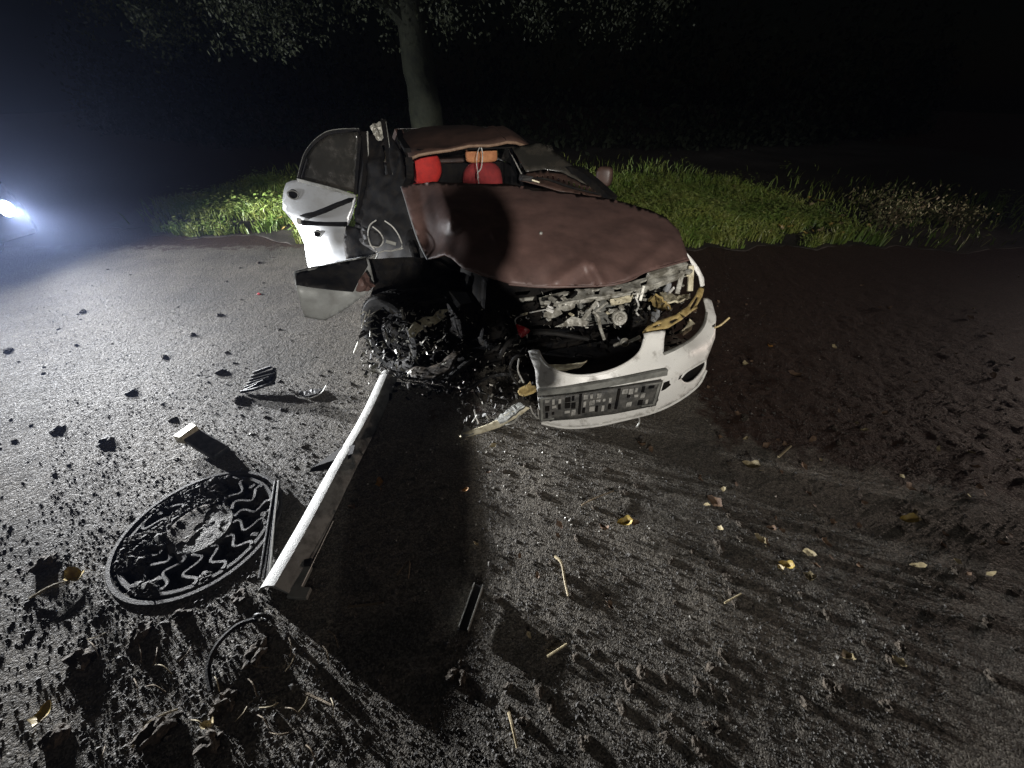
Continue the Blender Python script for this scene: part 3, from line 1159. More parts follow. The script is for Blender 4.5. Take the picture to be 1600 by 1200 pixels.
# --- seats
def pillow(cn, sx, sy, sz, nrm, exp=3.2):
    """rounded cushion"""
    vs = []; fs = []
    n1, n2 = 12, 20
    mx = Matrix((Vector((nrm[1], -nrm[0], 0)).normalized(), Vector((-nrm[0], -nrm[1], 0)).normalized(), Vector((0, 0, 1)))).transposed()
    for i in range(n1 + 1):
        th = math.pi * i / n1 - math.pi / 2
        for k in range(n2):
            ph = 2 * math.pi * k / n2
            def e(v): return math.copysign(abs(v) ** (2 / exp), v)
            q = Vector((e(math.cos(th)) * e(math.cos(ph)) * sx, e(math.cos(th)) * e(math.sin(ph)) * sy, e(math.sin(th)) * sz))
            q *= 1 + .02 * noise.noise(q * 14)
            vs.append(Vector(cn) + mx @ q)
    for i in range(n1):
        for k in range(n2):
            fs.append((i * n2 + k, i * n2 + (k + 1) % n2, (i + 1) * n2 + (k + 1) % n2, (i + 1) * n2 + k))
    return MB().add(vs, fs)


fw = -BK
s1 = pillow(W(.72, -.42, .66), .25, .10, .28, fw).build('seat', M['red'], CAR, True)
pillow(W(.45, -.42, .42), .25, .30, .09, fw).build('cushion', M['red'], s1, True)
pillow(PY(665, 262, 4.72), .175, .09, .185, fw, 2.05).build('headrest', M['red'], s1, True)
s2 = pillow(W(.78, .24, .80), .24, .10, .30, fw).build('seat', mat('dull_red_fabric', (.22, .018, .018), (.13, .01, .012), .85, 0, 14, .3, 260), CAR, True)
pillow(W(.48, .24, .42), .25, .30, .09, fw).build('cushion', M['red'], s2, True)
pillow(PY(752, 241, 4.95), .18, .06, .078, fw, 5).build('headrest', M['orange'], s2, True)
pillow(PY(602, 244, 5.2), .055, .05, .055, fw, 5).build('headrest', M['cream'], CAR, True)
# mirror stalk and cord hanging from the roof edge
MB().tube(smooth_path([PY(750, 224, 4.2), PY(754, 240, 4.2), PY(752, 262, 4.2), PY(746, 272, 4.2), PY(749, 290, 4.2)], 5), .006, 6).build('hanging_cord', M['wire'], CAR, True)
MB().tube(smooth_path([PY(751, 226, 4.18), PY(746, 240, 4.18), PY(745, 258, 4.18), PY(748, 278, 4.18)], 5), .004, 6).build('hanging_cord', M['wire'], CAR, True)
MB().tube([PY(794, 230, 4.75), PY(816, 274, 4.4)], .007, 6).build('window_trim', M['wire'], CAR, True)
# steering wheel
MB().tube([Vector(PY(668, 318, 4.15)) + Vector((.17 * math.cos(t), .07 * math.sin(t), .14 * math.sin(t))) for t in [2 * math.pi * k / 24 for k in range(25)]], .014, 8).build('steering_wheel', M['darkplastic'], CAR, True)

# --- door mirror on the far side
mr = pillow(PY(944, 276, 4.05), .078, .055, .085, (-.5, -1, 0), 3.4).build('door_mirror', M['roofpaint'], CAR, True)
MB().tube([PY(944, 284, 4.05), PY(938, 300, 3.95), PY(930, 305, 3.9)], .02, 8).build('mirror_arm', M['darkplastic'], mr, True)

# --- rear door swung wide open
door = [(447, 286), (456, 282), (466, 281), (500, 290), (530, 299), (556, 307), (553, 318), (548, 336), (542, 352), (540, 372), (560, 381), (586, 392), (575, 402), (520, 414), (483, 424), (480, 410), (476, 382), (466, 360), (456, 344), (442, 328), (441, 312), (443, 298)]
dctl = [(447, 286, 4.70), (500, 292, 4.62), (556, 307, 4.56), (440, 327, 4.66), (480, 420, 4.32), (560, 395, 4.28), (457, 345, 4.60), (476, 340, 4.55), (520, 330, 4.55), (478, 385, 4.50), (515, 372, 4.36), (540, 372, 4.40), (530, 405, 4.27)]
rd = sheet('open_rear_door', door, dctl, M['silver'], CAR, 'Y', step=5, thick=.03, amp=.003, scale=6, seed=5)
fr = [PY(u, v, 4.70 - (u - 467) * .0014) for u, v in ((467, 279), (471, 262), (477, 243), (486, 229), (496, 219), (509, 210), (522, 206), (542, 204), (562, 204), (561, 240), (558, 275), (556, 303))]
MB().tube(smooth_path(fr, 3), .020, prof=[(-1, -.8), (1, -.8), (1, .8), (-1, .8)]).build('window_frame', M['black'], rd)
MB().tube(smooth_path([Vector(p_) + Vector((0, -.016, .016)) for p_ in fr[:9]], 3), .005, 6).build('painted_rim_light', M['greyplastic'], rd, True)  # thin grey tube imitating rim light along the window frame
MB().tube([PY(465, 281, 4.67), PY(500, 290, 4.61), PY(530, 298, 4.57), PY(556, 307, 4.54)], .016, prof=[(-.6, -1), (.6, -1), (.6, 1), (-.6, 1)]).build('window_sill', M['greyplastic'], rd)
MB().tube([PY(472, 278, 4.68), PY(481, 248, 4.67)], .012, 6).build('window_divider', M['black'], rd)
sheet('window_glass', [(470, 279), (474, 260), (480, 244), (488, 230), (498, 220), (510, 212), (523, 208), (560, 206), (557, 302), (530, 296), (500, 288)], [(470, 279, 4.69), (560, 206, 4.58), (556, 302, 4.57), (498, 220, 4.66)], M['glass'], rd, 'Y', step=9, thick=.005)


def ring_handle(u, v, Y, s, parent):
    c0 = Vector(PY(u, v, Y))
    pts = []
    for k in range(19):
        t = 2 * math.pi * k / 18
        pts.append(c0 + Vector((math.cos(t) * .062 * s * (1 + .15 * math.sin(t)), -.02, math.sin(t) * .045 * s)))
    h_ = MB().tube(pts, .007 * s, 8).build('door_handle', M['greyplastic'], parent, True)
    MB().lathe(c0 + Vector((0, -.012, 0)), (0, -1, 0), [(.056 * s, -.02), (.054 * s, 0), (.045 * s, .003), (0, .001)], 20).build('handle_recess', M['black'], h_, True)


yd = tps(dctl)
ring_handle(459, 304, yd(459, 304) - .012, .95, rd)
ring_handle(497, 365, yd(497, 365) - .012, .7, rd)
st_ = [(468, 337), (478, 333), (500, 326), (520, 318), (540, 309), (553, 309), (548, 315), (530, 322), (508, 332), (482, 341)]
sheet('black_strap', st_, [(u, v, yd(u, v) - .03) for u, v in ((468, 338), (553, 310), (505, 328), (530, 318))], M['black'], rd, 'Y', step=5, thick=.008, amp=.004, scale=8)
sheet('black_strap', [(469, 342), (500, 344), (543, 344), (541, 353), (505, 352), (471, 351)], [(u, v, yd(u, v) - .03) for u, v in ((469, 345), (543, 348), (505, 348), (525, 348))], M['black'], rd, 'Y', step=5, thick=.008, amp=.004, scale=8)
MB().box(PY(467, 346, 4.52), (.045, .03, .05), (0, .3, .2), .01).build('strap_anchor', M['wire'], rd, False, .006)
# dark lower skin of the door, torn towards the car
sheet('torn_door_skin', [(541, 352), (560, 356), (582, 366), (592, 380), (588, 396), (560, 402), (540, 405), (536, 380)], [(541, 352, 4.36), (592, 380, 4.25), (560, 402, 4.2), (536, 380, 4.28)], M['black'], rd, 'Y', step=5, thick=.01, amp=.012, scale=8, fold=1)

# --- front door crushed and folded back, its dark lining towards us
fdo = [(560, 300), (566, 262), (570, 226), (576, 208), (588, 204), (601, 196), (612, 214), (622, 232), (632, 262), (634, 292), (646, 345), (660, 392), (668, 412), (640, 424), (606, 420), (590, 410), (584, 394), (564, 380), (552, 352), (555, 325)]
fdh = [(594, 226), (603, 222), (610, 250), (613, 272), (601, 274), (597, 250)]
sheet('crushed_front_door', fdo, [(560, 300, 4.58), (576, 208, 4.72), (601, 196, 4.72), (632, 262, 4.2), (646, 345, 3.75), (660, 400, 3.5), (590, 410, 3.95), (552, 352, 4.45), (600, 330, 4.15), (590, 370, 4.1)], M['black'], CAR, 'Y', holes=[fdh], step=6, thick=.02, amp=.03, scale=6, seed=4, fold=1.0)
# --- wires and panel in the doorway
for pts in ([(588, 344), (578, 352), (575, 368), (580, 384), (590, 396), (583, 410)], [(578, 384), (592, 386), (599, 376), (594, 364), (582, 354)], [(601, 345), (614, 355), (624, 370), (628, 386), (616, 390)], [(590, 396), (600, 392), (612, 392), (630, 388)]):
    MB().tube(smooth_path([PY(u, v, 3.55) for u, v in pts], 5), .006, 6).build('loose_wire', M['wire'], CAR, True)
sheet('loose_panel', [(565, 354), (580, 358), (594, 364), (599, 376), (594, 386), (570, 382)], [(565, 354, 3.75), (599, 376, 3.65), (570, 382, 3.7)], M['darkplastic'], CAR, 'Y', step=5, thick=.008, amp=.002, scale=9)
MB().box(PY(611, 379, 3.6), (.09, .02, .03), (0, .35, .2)).build('bracket', M['greyplastic'], CAR, False, .004)
wbox('footwell_panel', -.60, .1, -.78, -.70, .3, .62, M['black'], .02, .03)

# --- crumpled wing panel thrust out to the left
fen = [(459, 428), (462, 424), (490, 417), (520, 411), (548, 405), (574, 401), (578, 412), (586, 447), (570, 462), (545, 480), (522, 494), (508, 501), (490, 499), (475, 496), (468, 470), (462, 446)]
fctl = [(459, 428, 2.42), (575, 401, 2.78), (586, 447, 2.60), (508, 501, 2.36), (475, 496, 2.34), (462, 446, 2.30), (500, 450, 2.36), (550, 456, 2.48), (520, 425, 2.56), (545, 478, 2.46)]
fe = sheet('crumpled_wing', fen, fctl, M['graysheet'], CAR, 'Y', step=5, thick=.006, amp=.008, scale=8, seed=2, fold=.8)
sheet('wing_liner', [(461, 427), (490, 419), (548, 407), (572, 403), (575, 415), (560, 440), (552, 456), (510, 452), (480, 448), (463, 445)], [(461, 427, 2.405), (572, 403, 2.75), (463, 445, 2.29), (552, 456, 2.46), (515, 448, 2.34), (520, 425, 2.54)], M['darkplastic'], fe, 'Y', step=5, thick=.004, amp=.004, scale=8)
sheet('torn_corner', [(555, 455), (560, 440), (568, 428), (570, 424), (578, 434), (586, 447), (575, 455), (562, 457)], [(555, 455, 2.44), (570, 424, 2.55), (586, 447, 2.54), (568, 443, 2.42)], M['bonnet'], fe, 'Y', step=4, thick=.005, amp=.02, scale=14, smooth=False, fold=1)

# --- front bumper, half torn away
bump = [(825, 548), (833, 546), (841, 547), (846, 560), (860, 573), (879, 582), (902, 586), (931, 584), (962, 575), (986, 562), (1001, 547), (1007, 530), (1006, 521), (1022, 518), (1040, 516), (1038, 530), (1037, 552),
        (1057, 543), (1078, 531), (1093, 517), (1101, 503), (1104, 488), (1099, 466), (1105, 465), (1112, 470), (1119, 495), (1117, 528), (1110, 548), (1104, 562), (1103, 578), (1090, 602), (1058, 626), (1021, 643), (974, 655), (926, 665), (883, 667), (846, 660), (842, 640), (840, 621), (838, 600), (836, 578), (829, 560)]
fog = spline([(1064, 590), (1072, 581), (1088, 571), (1101, 563), (1102, 571), (1095, 583), (1084, 594), (1072, 598)], 3)
bmc = [(825, 548, 1.84), (841, 547, 1.80), (840, 621, 1.72), (846, 660, 1.70), (883, 667, 1.68), (902, 586, 1.76), (926, 665, 1.67), (974, 655, 1.68), (962, 575, 1.76), (1006, 521, 1.90), (1040, 516, 1.92), (1037, 552, 1.84), (1021, 643, 1.72), (1058, 626, 1.77), (1090, 602, 1.86), (1104, 562, 1.97), (1117, 528, 2.08), (1119, 495, 2.20), (1112, 470, 2.34), (1099, 466, 2.38), (1101, 503, 2.16), (1078, 531, 1.98), (1085, 560, 1.87), (1045, 580, 1.765), (960, 610, 1.70), (880, 620, 1.70), (1080, 545, 1.89)]
bf = sheet('front_bumper', bump, bmc, M['bumper'], CAR, 'Y', holes=[fog], step=4.5, thick=.012, amp=.002, scale=10, seed=8)
yb = tps(bmc)


def onb(u, v, d=0.0):
    return Vector(PY(u, v, yb(u, v) - d))


def bump_tube(name, uv, r, m, d=0.0, parent=bf, pf=None):
    return MB().tube(smooth_path([onb(u, v, d) for u, v in uv], 4), r, 8, prof=pf).build(name, m, parent, True)


bump_tube('grille_lip', [(841, 548), (847, 561), (860, 574), (879, 583), (902, 587), (931, 585), (962, 576), (986, 563), (1001, 548), (1007, 530)], .008, M['bumper'], .0)
bump_tube('lamp_lip', [(1037, 553), (1057, 544), (1078, 532), (1093, 518), (1101, 504), (1104, 489)], .009, M['greyplastic'], .004)
bump_tube('bumper_edge', [(846, 661), (883, 668), (926, 666), (974, 656), (1021, 644), (1058, 627), (1090, 603), (1103, 579)], .008, M['bumper'], .0)
bump_tube('bumper_trim', [(840, 613), (900, 607), (960, 597), (1010, 587), (1042, 581)], .019, M['greyplastic'], .012, pf=[(-.5, -1), (.5, -1), (.5, 1), (-.5, 1)])
bump_tube('fog_surround', [(1064, 590), (1072, 581), (1088, 571), (1102, 563)], .007, M['bumper'], .0)
sheet('bumper_groove', [(1038, 598), (1052, 592), (1066, 586), (1064, 591), (1050, 600), (1040, 608), (1034, 611)], [(1038, 598, yb(1038, 598) - .004), (1066, 586, yb(1066, 586) - .004), (1040, 608, yb(1040, 608) - .004)], M['black'], bf, 'Y', step=4, thick=.004)
sheet('fog_recess', spline([(1060, 592), (1070, 578), (1088, 567), (1104, 558), (1106, 572), (1097, 587), (1085, 598), (1070, 602)], 2), [(u, v, yb(u, v) + .05) for u, v in ((1060, 592), (1088, 567), (1104, 560), (1085, 598))], M['black'], bf, 'Y', step=6, thick=.004)
# number plate holder with its ribs and black boxes for the recesses
hold = [(842, 622), (900, 616), (960, 607), (1036, 595), (1025, 634), (960, 647), (900, 655), (844, 659)]
HC = [(u, v, yb(u, v) - .030) for u, v in ((842, 622), (1036, 595), (1025, 634), (844, 659), (930, 630))]
hp = sheet('number_plate_holder', hold, HC, M['holder'], bf, 'Y', step=8, thick=.010)
yh = tps(HC)


def onh(s, t, d):
    a = np.array((844, 623)); b = np.array((1034, 597)); c2 = np.array((1023, 633)); d2 = np.array((845, 658))
    q = (a * (1 - s) + b * s) * (1 - t) + (d2 * (1 - s) + c2 * s) * t
    return Vector(PY(q[0], q[1], yh(q[0], q[1]) - d))


def rib(s0, t0, s1, t1, d, m, name='rib'):
    q = [onh(s0, t0, d), onh(s1, t0, d), onh(s1, t1, d), onh(s0, t1, d)]
    n = (q[1] - q[0]).cross(q[3] - q[0]).normalized()
    if n.y > 0: n = -n
    MB().prism(q, -n * .008).build(name, m, hp)


for s0, s1, t0, t1 in ((0, 1, 0, .06), (0, 1, .94, 1), (0, .02, .06, .94), (.98, 1, .06, .94)):
    rib(s0, t0, s1, t1, .008, M['greyplastic'], 'frame_bar')
for s in (.325, .645):
    rib(s, .06, s + .022, .94, .008, M['black'], 'divider')
rr_ = random.Random(4)
M['holder_hi'] = mat('holder_rib', (.34, .33, .30), (.10, .098, .09), .6, 0, 30, .2, 150, (.45, .65))
for blk in range(3):
    s_ = .04 + blk * .32
    for r_ in range(3):
        for k in range(5):
            if rr_.random() < .12: continue
            a = s_ + k * .055 + rr_.uniform(0, .008)
            b = a + rr_.choice((.022, .036, .046))
            t = .10 + r_ * .29 + rr_.uniform(0, .03)
            t2 = t + rr_.choice((.11, .2, .24))
            rib(a, t, b, t2, .005 + rr_.uniform(0, .006), rr_.choice((M['holder_hi'], M['holder_hi'], M['black'])))  # black boxes put the shade of recesses into the colour
# bracket strip curving from the pillar up to the lamp
strip = [(1004, 519), (1012, 509), (1030, 500), (1055, 492), (1075, 478), (1088, 460), (1093, 449), (1101, 449), (1097, 464), (1086, 483), (1066, 499), (1046, 511), (1024, 517)]
sl = [spline([(1078, 482), (1086, 468), (1090, 462), (1091, 466), (1083, 481)], 2), spline([(1046, 502), (1056, 497), (1060, 498), (1050, 505)], 2), spline([(1018, 510), (1028, 506), (1034, 506), (1024, 511)], 2)]
sheet('lamp_bracket', strip, [(1004, 519, 1.93), (1046, 505, 2.02), (1075, 480, 2.2), (1098, 450, 2.42), (1024, 508, 1.97)], M['amber'], CAR, 'Y', holes=sl, step=4, thick=.012, amp=.004, scale=16)
# white wing edge at the right
sheet('wing_edge', [(1073, 395), (1080, 402), (1092, 418), (1100, 434), (1101, 446), (1095, 449), (1092, 432), (1082, 415)], [(1073, 395, 2.62), (1100, 434, 2.52), (1095, 449, 2.48)], M['bumper'], CAR, 'Y', step=4, thick=.01)
MB().tube(smooth_path([PY(1116, 512, 2.1), PY(1126, 508, 2.1), PY(1140, 496, 2.1)], 3), .006, 6).build('loose_clip', M['amber'], CAR, True)
sheet('lamp_shard', [(1062, 520), (1072, 512), (1080, 500), (1086, 506), (1080, 515), (1068, 525)], [(1062, 520, 2.2), (1086, 506, 2.25), (1072, 512, 2.15)], M['cream'], CAR, 'Y', step=4, thick=.01, amp=.012, scale=20)

# --- radiator support and what hangs from it
def pbar(name, a, b, wd, ht, m, parent=CAR, bevel=.003):
    return MB().bar(PY(*a), PY(*b), wd, ht, (0, -.4, 1)).build(name, m, parent, False, bevel)


def ptube(name, pts, r, m, parent=CAR, sub=4):
    return MB().tube(smooth_path([PY(*p) for p in pts], sub), r, 8).build(name, m, parent, True)


rs_ = sheet('radiator_support', [(842, 466), (870, 458), (905, 452), (945, 448), (985, 440), (1020, 430), (1060, 419), (1080, 413), (1083, 421), (1060, 431), (1020, 444), (985, 455), (945, 462), (905, 468), (870, 476), (845, 478)],
            [(842, 470, 2.36), (905, 458, 2.34), (985, 446, 2.38), (1082, 416, 2.55)], M['bare'], CAR, 'Y', holes=[[(928, 452), (938, 450), (936, 459), (929, 460)], [(958, 450), (972, 447), (970, 455), (960, 457)], [(1000, 440), (1012, 437), (1010, 444), (1002, 446)], [(880, 460), (892, 457), (892, 465), (882, 468)]], step=4, thick=.012, amp=.007, scale=12, fold=1, smooth=False)
pbar('cross_rail', (1000, 456, 2.36), (1080, 424, 2.5), .025, .035, M['bare'])
pbar('cross_rail', (850, 478, 2.33), (1000, 457, 2.36), .03, .02, M['bare'])
rad = []
for k in range(7):
    pbar('radiator_fin', (911, 474 + k * 5.2, 2.40), (964, 468 + k * 5.2, 2.41), .05, .007, M['greyplastic'], bevel=0)
pbar('radiator_tank', (907, 470, 2.42), (910, 508, 2.42), .04, .04, M['greyplastic'])
hn = MB().lathe(PY(968, 497, 2.28), (-.05, -1, .25), [(.0, .022), (.012, .022), (.016, .014), (.030, .016), (.034, .008), (.046, .010), (.052, .0), (.050, -.02), (.0, -.03)], 28).build('horn', M['bare'], CAR, True)
pbar('horn_bracket', (952, 487, 2.3), (972, 483, 2.34), .03, .012, M['bare'])
pbar('strut', (904, 508, 2.20), (934, 471, 2.28), .028, .012, M['bare'])
pbar('strut', (930, 488, 2.22), (949, 472, 2.26), .014, .010, M['bare'])
ptube('pipe', [(927, 487, 2.2), (934, 494, 2.18), (938, 512, 2.18), (944, 530, 2.18)], .011, M['bare'])
ptube('pipe', [(992, 462, 2.3), (998, 478, 2.28), (994, 488, 2.28), (1006, 500, 2.26)], .007, M['wire'])
ptube('pipe', [(886, 512, 2.22), (888, 498, 2.24)], .005, M['wire'])
sheet('bracket', [(850, 488), (874, 480), (879, 490), (862, 497), (849, 495)], [(850, 488, 2.2), (879, 490, 2.22), (862, 497, 2.18)], M['bare'], CAR, 'Y', step=4, thick=.012, amp=.01, scale=20, smooth=False)
sheet('bracket', [(880, 505), (893, 494), (908, 498), (920, 503), (915, 510), (900, 509), (866, 511)], [(880, 505, 2.15), (920, 503, 2.2), (866, 511, 2.12)], M['bare'], CAR, 'Y', step=4, thick=.012, amp=.012, scale=20, smooth=False)
sheet('bracket', [(868, 472), (880, 462), (886, 468), (900, 470), (898, 480), (884, 484), (872, 481)], [(868, 472, 2.28), (900, 470, 2.3), (884, 484, 2.24)], M['bare'], CAR, 'Y', holes=[[(876, 472), (882, 470), (883, 476), (878, 478)]], step=3, thick=.012, amp=.016, scale=22, smooth=False)
sheet('bracket', [(953, 468), (975, 463), (990, 460), (986, 470), (970, 474), (955, 476)], [(953, 468, 2.3), (990, 460, 2.34), (970, 474, 2.28)], M['cream'], CAR, 'Y', step=4, thick=.012, amp=.012, scale=20, smooth=False)
sheet('lamp_housing', [(1012, 469), (1022, 463), (1034, 466), (1046, 478), (1050, 486), (1034, 487), (1022, 480)], [(1012, 469, 2.35), (1050, 486, 2.3), (1030, 472, 2.25)], M['amber'], CAR, 'Y', step=4, thick=.012, amp=.02, scale=18, smooth=False, fold=1)
sheet('lamp_housing', [(1030, 458), (1046, 456), (1060, 462), (1076, 458), (1080, 464), (1060, 471), (1044, 470)], [(1030, 458, 2.42), (1080, 464, 2.45), (1050, 466, 2.35)], M['cream'], CAR, 'Y', step=4, thick=.012, amp=.015, scale=18, smooth=False, fold=1)
pbar('strut', (1058, 459, 2.4), (1066, 424, 2.48), .03, .02, M['bare'])
pbar('strut', (1078, 455, 2.45), (1080, 415, 2.52), .035, .02, M['cream'])
pbar('strut', (1000, 470, 2.33), (1006, 446, 2.36), .02, .02, M['bare'])
pbar('beam_end', (1012, 432, 2.44), (1072, 414, 2.55), .03, .04, M['bare'])
sheet('bracket', [(812, 466), (836, 463), (832, 469), (814, 470)], [(812, 466, 2.2), (836, 463, 2.25), (820, 470, 2.2)], M['bare'], CAR, 'Y', step=4, thick=.01)
sheet('inner_beam', [(855, 569), (880, 570), (914, 565), (918, 562), (908, 571), (884, 577), (862, 576)], [(855, 569, 1.98), (918, 562, 2.02), (884, 577, 1.95)], M['cream'], CAR, 'Y', step=4, thick=.02, amp=.006, scale=14)
ptube('tow_eye', [(960, 540, 2.15), (972, 535, 2.12), (985, 533, 2.1), (1000, 526, 2.08)], .012, M['bare'])
MB().lathe(PY(976, 535, 2.1), (-.2, -1, .2), [(.02, -.02), (.03, 0), (.02, .02)], 12).build('bolt', M['bare'], CAR, True)
rb_ = random.Random(21)
for k in range(26):
    u = rb_.uniform(850, 1075); v = 474 - (u - 850) * .19 + rb_.uniform(-4, 34)
    Yk = 2.18 + (u - 850) * .0009 + rb_.uniform(0, .08)
    a_ = rb_.uniform(-1.2, 1.2)
    l_ = rb_.uniform(5, 13)
    pbar('bracket', (u, v, Yk), (u + l_ * math.cos(a_), v + l_ * math.sin(a_), Yk + rb_.uniform(-.04, .04)), rb_.uniform(.008, .03), rb_.uniform(.006, .02), M[rb_.choice(('bare', 'bare', 'cream', 'bumper', 'black'))])
# red lamp shard on its wire
rp = sheet('red_lamp_shard', [(806, 506), (816, 509), (826, 514), (829, 517), (822, 524), (815, 528), (810, 520)], [(806, 506, 2.05), (829, 517, 2.07), (815, 528, 2.0), (816, 514, 2.0)], M['redplastic'], CAR, 'Y', step=3, thick=.012, amp=.006, scale=18)
ptube('loose_wire', [(807, 508, 2.05), (805, 500, 2.06), (812, 494, 2.08), (826, 489, 2.1), (856, 483, 2.15)], .004, M['wire'])
MB().box(PY(819, 491, 2.09), (.05, .012, .012), (0, -.3, 0)).build('connector', M['cream'], CAR, False, .002)

# --- engine bay: dark block, broken lumps, hoses
sheet('black_gap_sheet', [(572, 404), (600, 404), (668, 404), (700, 420), (790, 444), (842, 468), (850, 540), (810, 590), (720, 606), (640, 590), (600, 565), (566, 520), (575, 470), (586, 447)], [(572, 404, 2.95), (668, 404, 2.9), (790, 444, 2.7), (850, 540, 2.55), (720, 606, 2.35), (600, 565, 2.6), (640, 480, 2.85), (740, 520, 2.65)], M['black'], CAR, 'Y', step=8, thick=.01, amp=.05, scale=5, seed=9, fold=1, smooth=False)  # added black sheet standing in for shade, hides lit ground behind the wheel
wbox('black_floor_sheet', -2.3, -.8, -.25, .80, .10, .13, M['black'], .01, .01)  # black sheet added under the engine to darken the lit ground there
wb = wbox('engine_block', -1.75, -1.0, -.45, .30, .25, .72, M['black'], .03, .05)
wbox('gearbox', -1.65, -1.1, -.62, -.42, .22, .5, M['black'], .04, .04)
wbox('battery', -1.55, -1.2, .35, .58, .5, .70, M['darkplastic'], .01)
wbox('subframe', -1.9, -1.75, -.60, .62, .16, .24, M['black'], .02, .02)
for pts, r in ((((640, 480, 2.6), (700, 470, 2.7), (760, 485, 2.6), (790, 520, 2.4)), .022), (((600, 470, 2.6), (640, 455, 2.8), (700, 450, 2.9)), .02), (((690, 600, 2.1), (740, 560, 2.2), (790, 540, 2.25), (840, 530, 2.3)), .018), (((720, 620, 2.0), (760, 590, 2.1), (800, 585, 2.05)), .012), (((780, 560, 2.1), (800, 530, 2.2), (850, 520, 2.3), (920, 530, 2.3)), .015)):
    ptube('hose', pts, r, M['rubber'])
# torn wheel liner curling round the axle
lin = sheet('wheel_liner', [(636, 578), (650, 572), (668, 574), (690, 566), (704, 552), (714, 540), (719, 546), (712, 564), (700, 580), (680, 590), (658, 592), (642, 588)], [(636, 578, 2.12), (680, 585, 2.02), (716, 543, 2.2), (690, 566, 2.12)], mat('brown_plastic', (.032, .024, .016), (.012, .010, .008), .6, 0, 14, .3, 60, spec=.15), CAR, 'Y', step=4, thick=.006, amp=.008, scale=12)
sheet('broken_bracket', [(638, 518), (645, 508), (660, 500), (676, 493), (690, 486), (700, 484), (692, 492), (698, 494), (680, 505), (668, 512), (655, 518), (647, 524), (640, 527)], [(638, 520, 2.06), (700, 485, 2.20), (668, 508, 2.10), (655, 510, 2.07)], M['cream'], CAR, 'Y', step=4, thick=.02, amp=.014, scale=18, smooth=False, fold=1)
# struts and broken bits inside the wheel arch
for a, b, wd in (((566, 508, 2.2), (584, 500, 2.2), .008), ((575, 497, 2.2), (578, 484, 2.2), .006), ((578, 492, 2.2), (596, 482, 2.2), .006), ((566, 508, 2.2), (572, 490, 2.2), .007), ((572, 530, 2.17), (584, 552, 2.15), .009), ((602, 518, 2.15), (606, 532, 2.15), .012), ((640, 550, 2.12), (643, 556, 2.12), .014), ((628, 480, 2.3), (630, 500, 2.25), .012), ((582, 545, 2.15), (592, 556, 2.15), .006), ((553, 552, 2.2), (560, 534, 2.2), .01)):
    pbar('broken_rod', a, b, wd, wd, M['bare'])


def shards(name, n, box, size, m, parent, seed):
    r = random.Random(seed)
    vs = []; fs = []
    for _ in range(n):
        u = r.uniform(box[0], box[1]); v = r.uniform(box[2], box[3]); Y = r.uniform(box[4], box[5])
        p = Vector(PY(u, v, Y))
        if p.z < .02: p.z = .02
        k = len(vs)
        L_ = size * r.uniform(.4, 1.6)
        d1 = Vector((r.gauss(0, 1), r.gauss(0, 1), r.gauss(0, 1))).normalized()
        d2 = d1.cross(Vector((r.gauss(0, 1), r.gauss(0, 1), r.gauss(0, 1)))).normalized()
        d3 = d1.cross(d2)
        a, b, c_ = d1 * L_, d2 * L_ * r.uniform(.15, .6), d3 * L_ * r.uniform(.05, .3)
        vs += [p - a - b, p + a - b * .4, p + a * .7 + b, p - a * .8 + b * .8, p + c_ - a * .5, p + c_ + a * .6]
        fs += [(k, k + 3, k + 2, k + 1), (k, k + 1, k + 5, k + 4), (k + 1, k + 2, k + 5), (k + 2, k + 3, k + 4, k + 5), (k + 3, k, k + 4)]
    me = bpy.data.meshes.new(name)
    me.from_pydata(vs, [], fs)
    o = link_mesh(name, me, m, parent)
    o['kind'] = 'stuff'
    return o


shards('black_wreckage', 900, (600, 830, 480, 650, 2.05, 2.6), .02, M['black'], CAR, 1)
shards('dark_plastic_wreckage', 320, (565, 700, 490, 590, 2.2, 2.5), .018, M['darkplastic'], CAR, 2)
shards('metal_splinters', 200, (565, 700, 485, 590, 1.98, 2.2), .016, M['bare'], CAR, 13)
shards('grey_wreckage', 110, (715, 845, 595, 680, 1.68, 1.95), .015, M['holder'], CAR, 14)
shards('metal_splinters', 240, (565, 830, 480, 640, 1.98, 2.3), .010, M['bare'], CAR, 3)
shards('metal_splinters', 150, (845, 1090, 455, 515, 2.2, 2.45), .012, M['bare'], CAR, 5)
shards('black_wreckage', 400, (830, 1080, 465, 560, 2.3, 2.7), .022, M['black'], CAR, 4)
# left remains of the bumper: torn fog lamp ring, foam, trailing strips
ring = [PY(u, v, 1.86) for u, v in ((834, 598), (824, 604), (812, 602), (803, 592), (797, 578), (800, 564), (808, 556), (820, 554))]
MB().tube(smooth_path(ring, 4), .011, prof=[(-1, -.5), (1, -.5), (1, .5), (-1, .5)]).build('torn_lamp_ring', M['darkplastic'], CAR)
ptube('loose_wire', [(811, 560, 1.84), (809, 578, 1.83), (815, 592, 1.83), (818, 598, 1.83)], .005, M['wire'])
sheet('torn_foam', [(812, 606), (822, 601), (836, 602), (838, 609), (826, 613), (818, 617), (810, 613)], [(812, 606, 1.76), (838, 605, 1.76), (818, 617, 1.72)], M['amber'], CAR, 'Y', step=3, thick=.02, amp=.014, scale=24, smooth=False)
sheet('trailing_strip', [(718, 682), (724, 676), (760, 664), (795, 646), (822, 635), (828, 638), (812, 650), (780, 668), (750, 678), (722, 684)], [(718, 682, 1.66), (828, 637, 1.72), (770, 665, 1.68)], M['cream'], CAR, 'Y', step=4, thick=.008, amp=.006, scale=14)
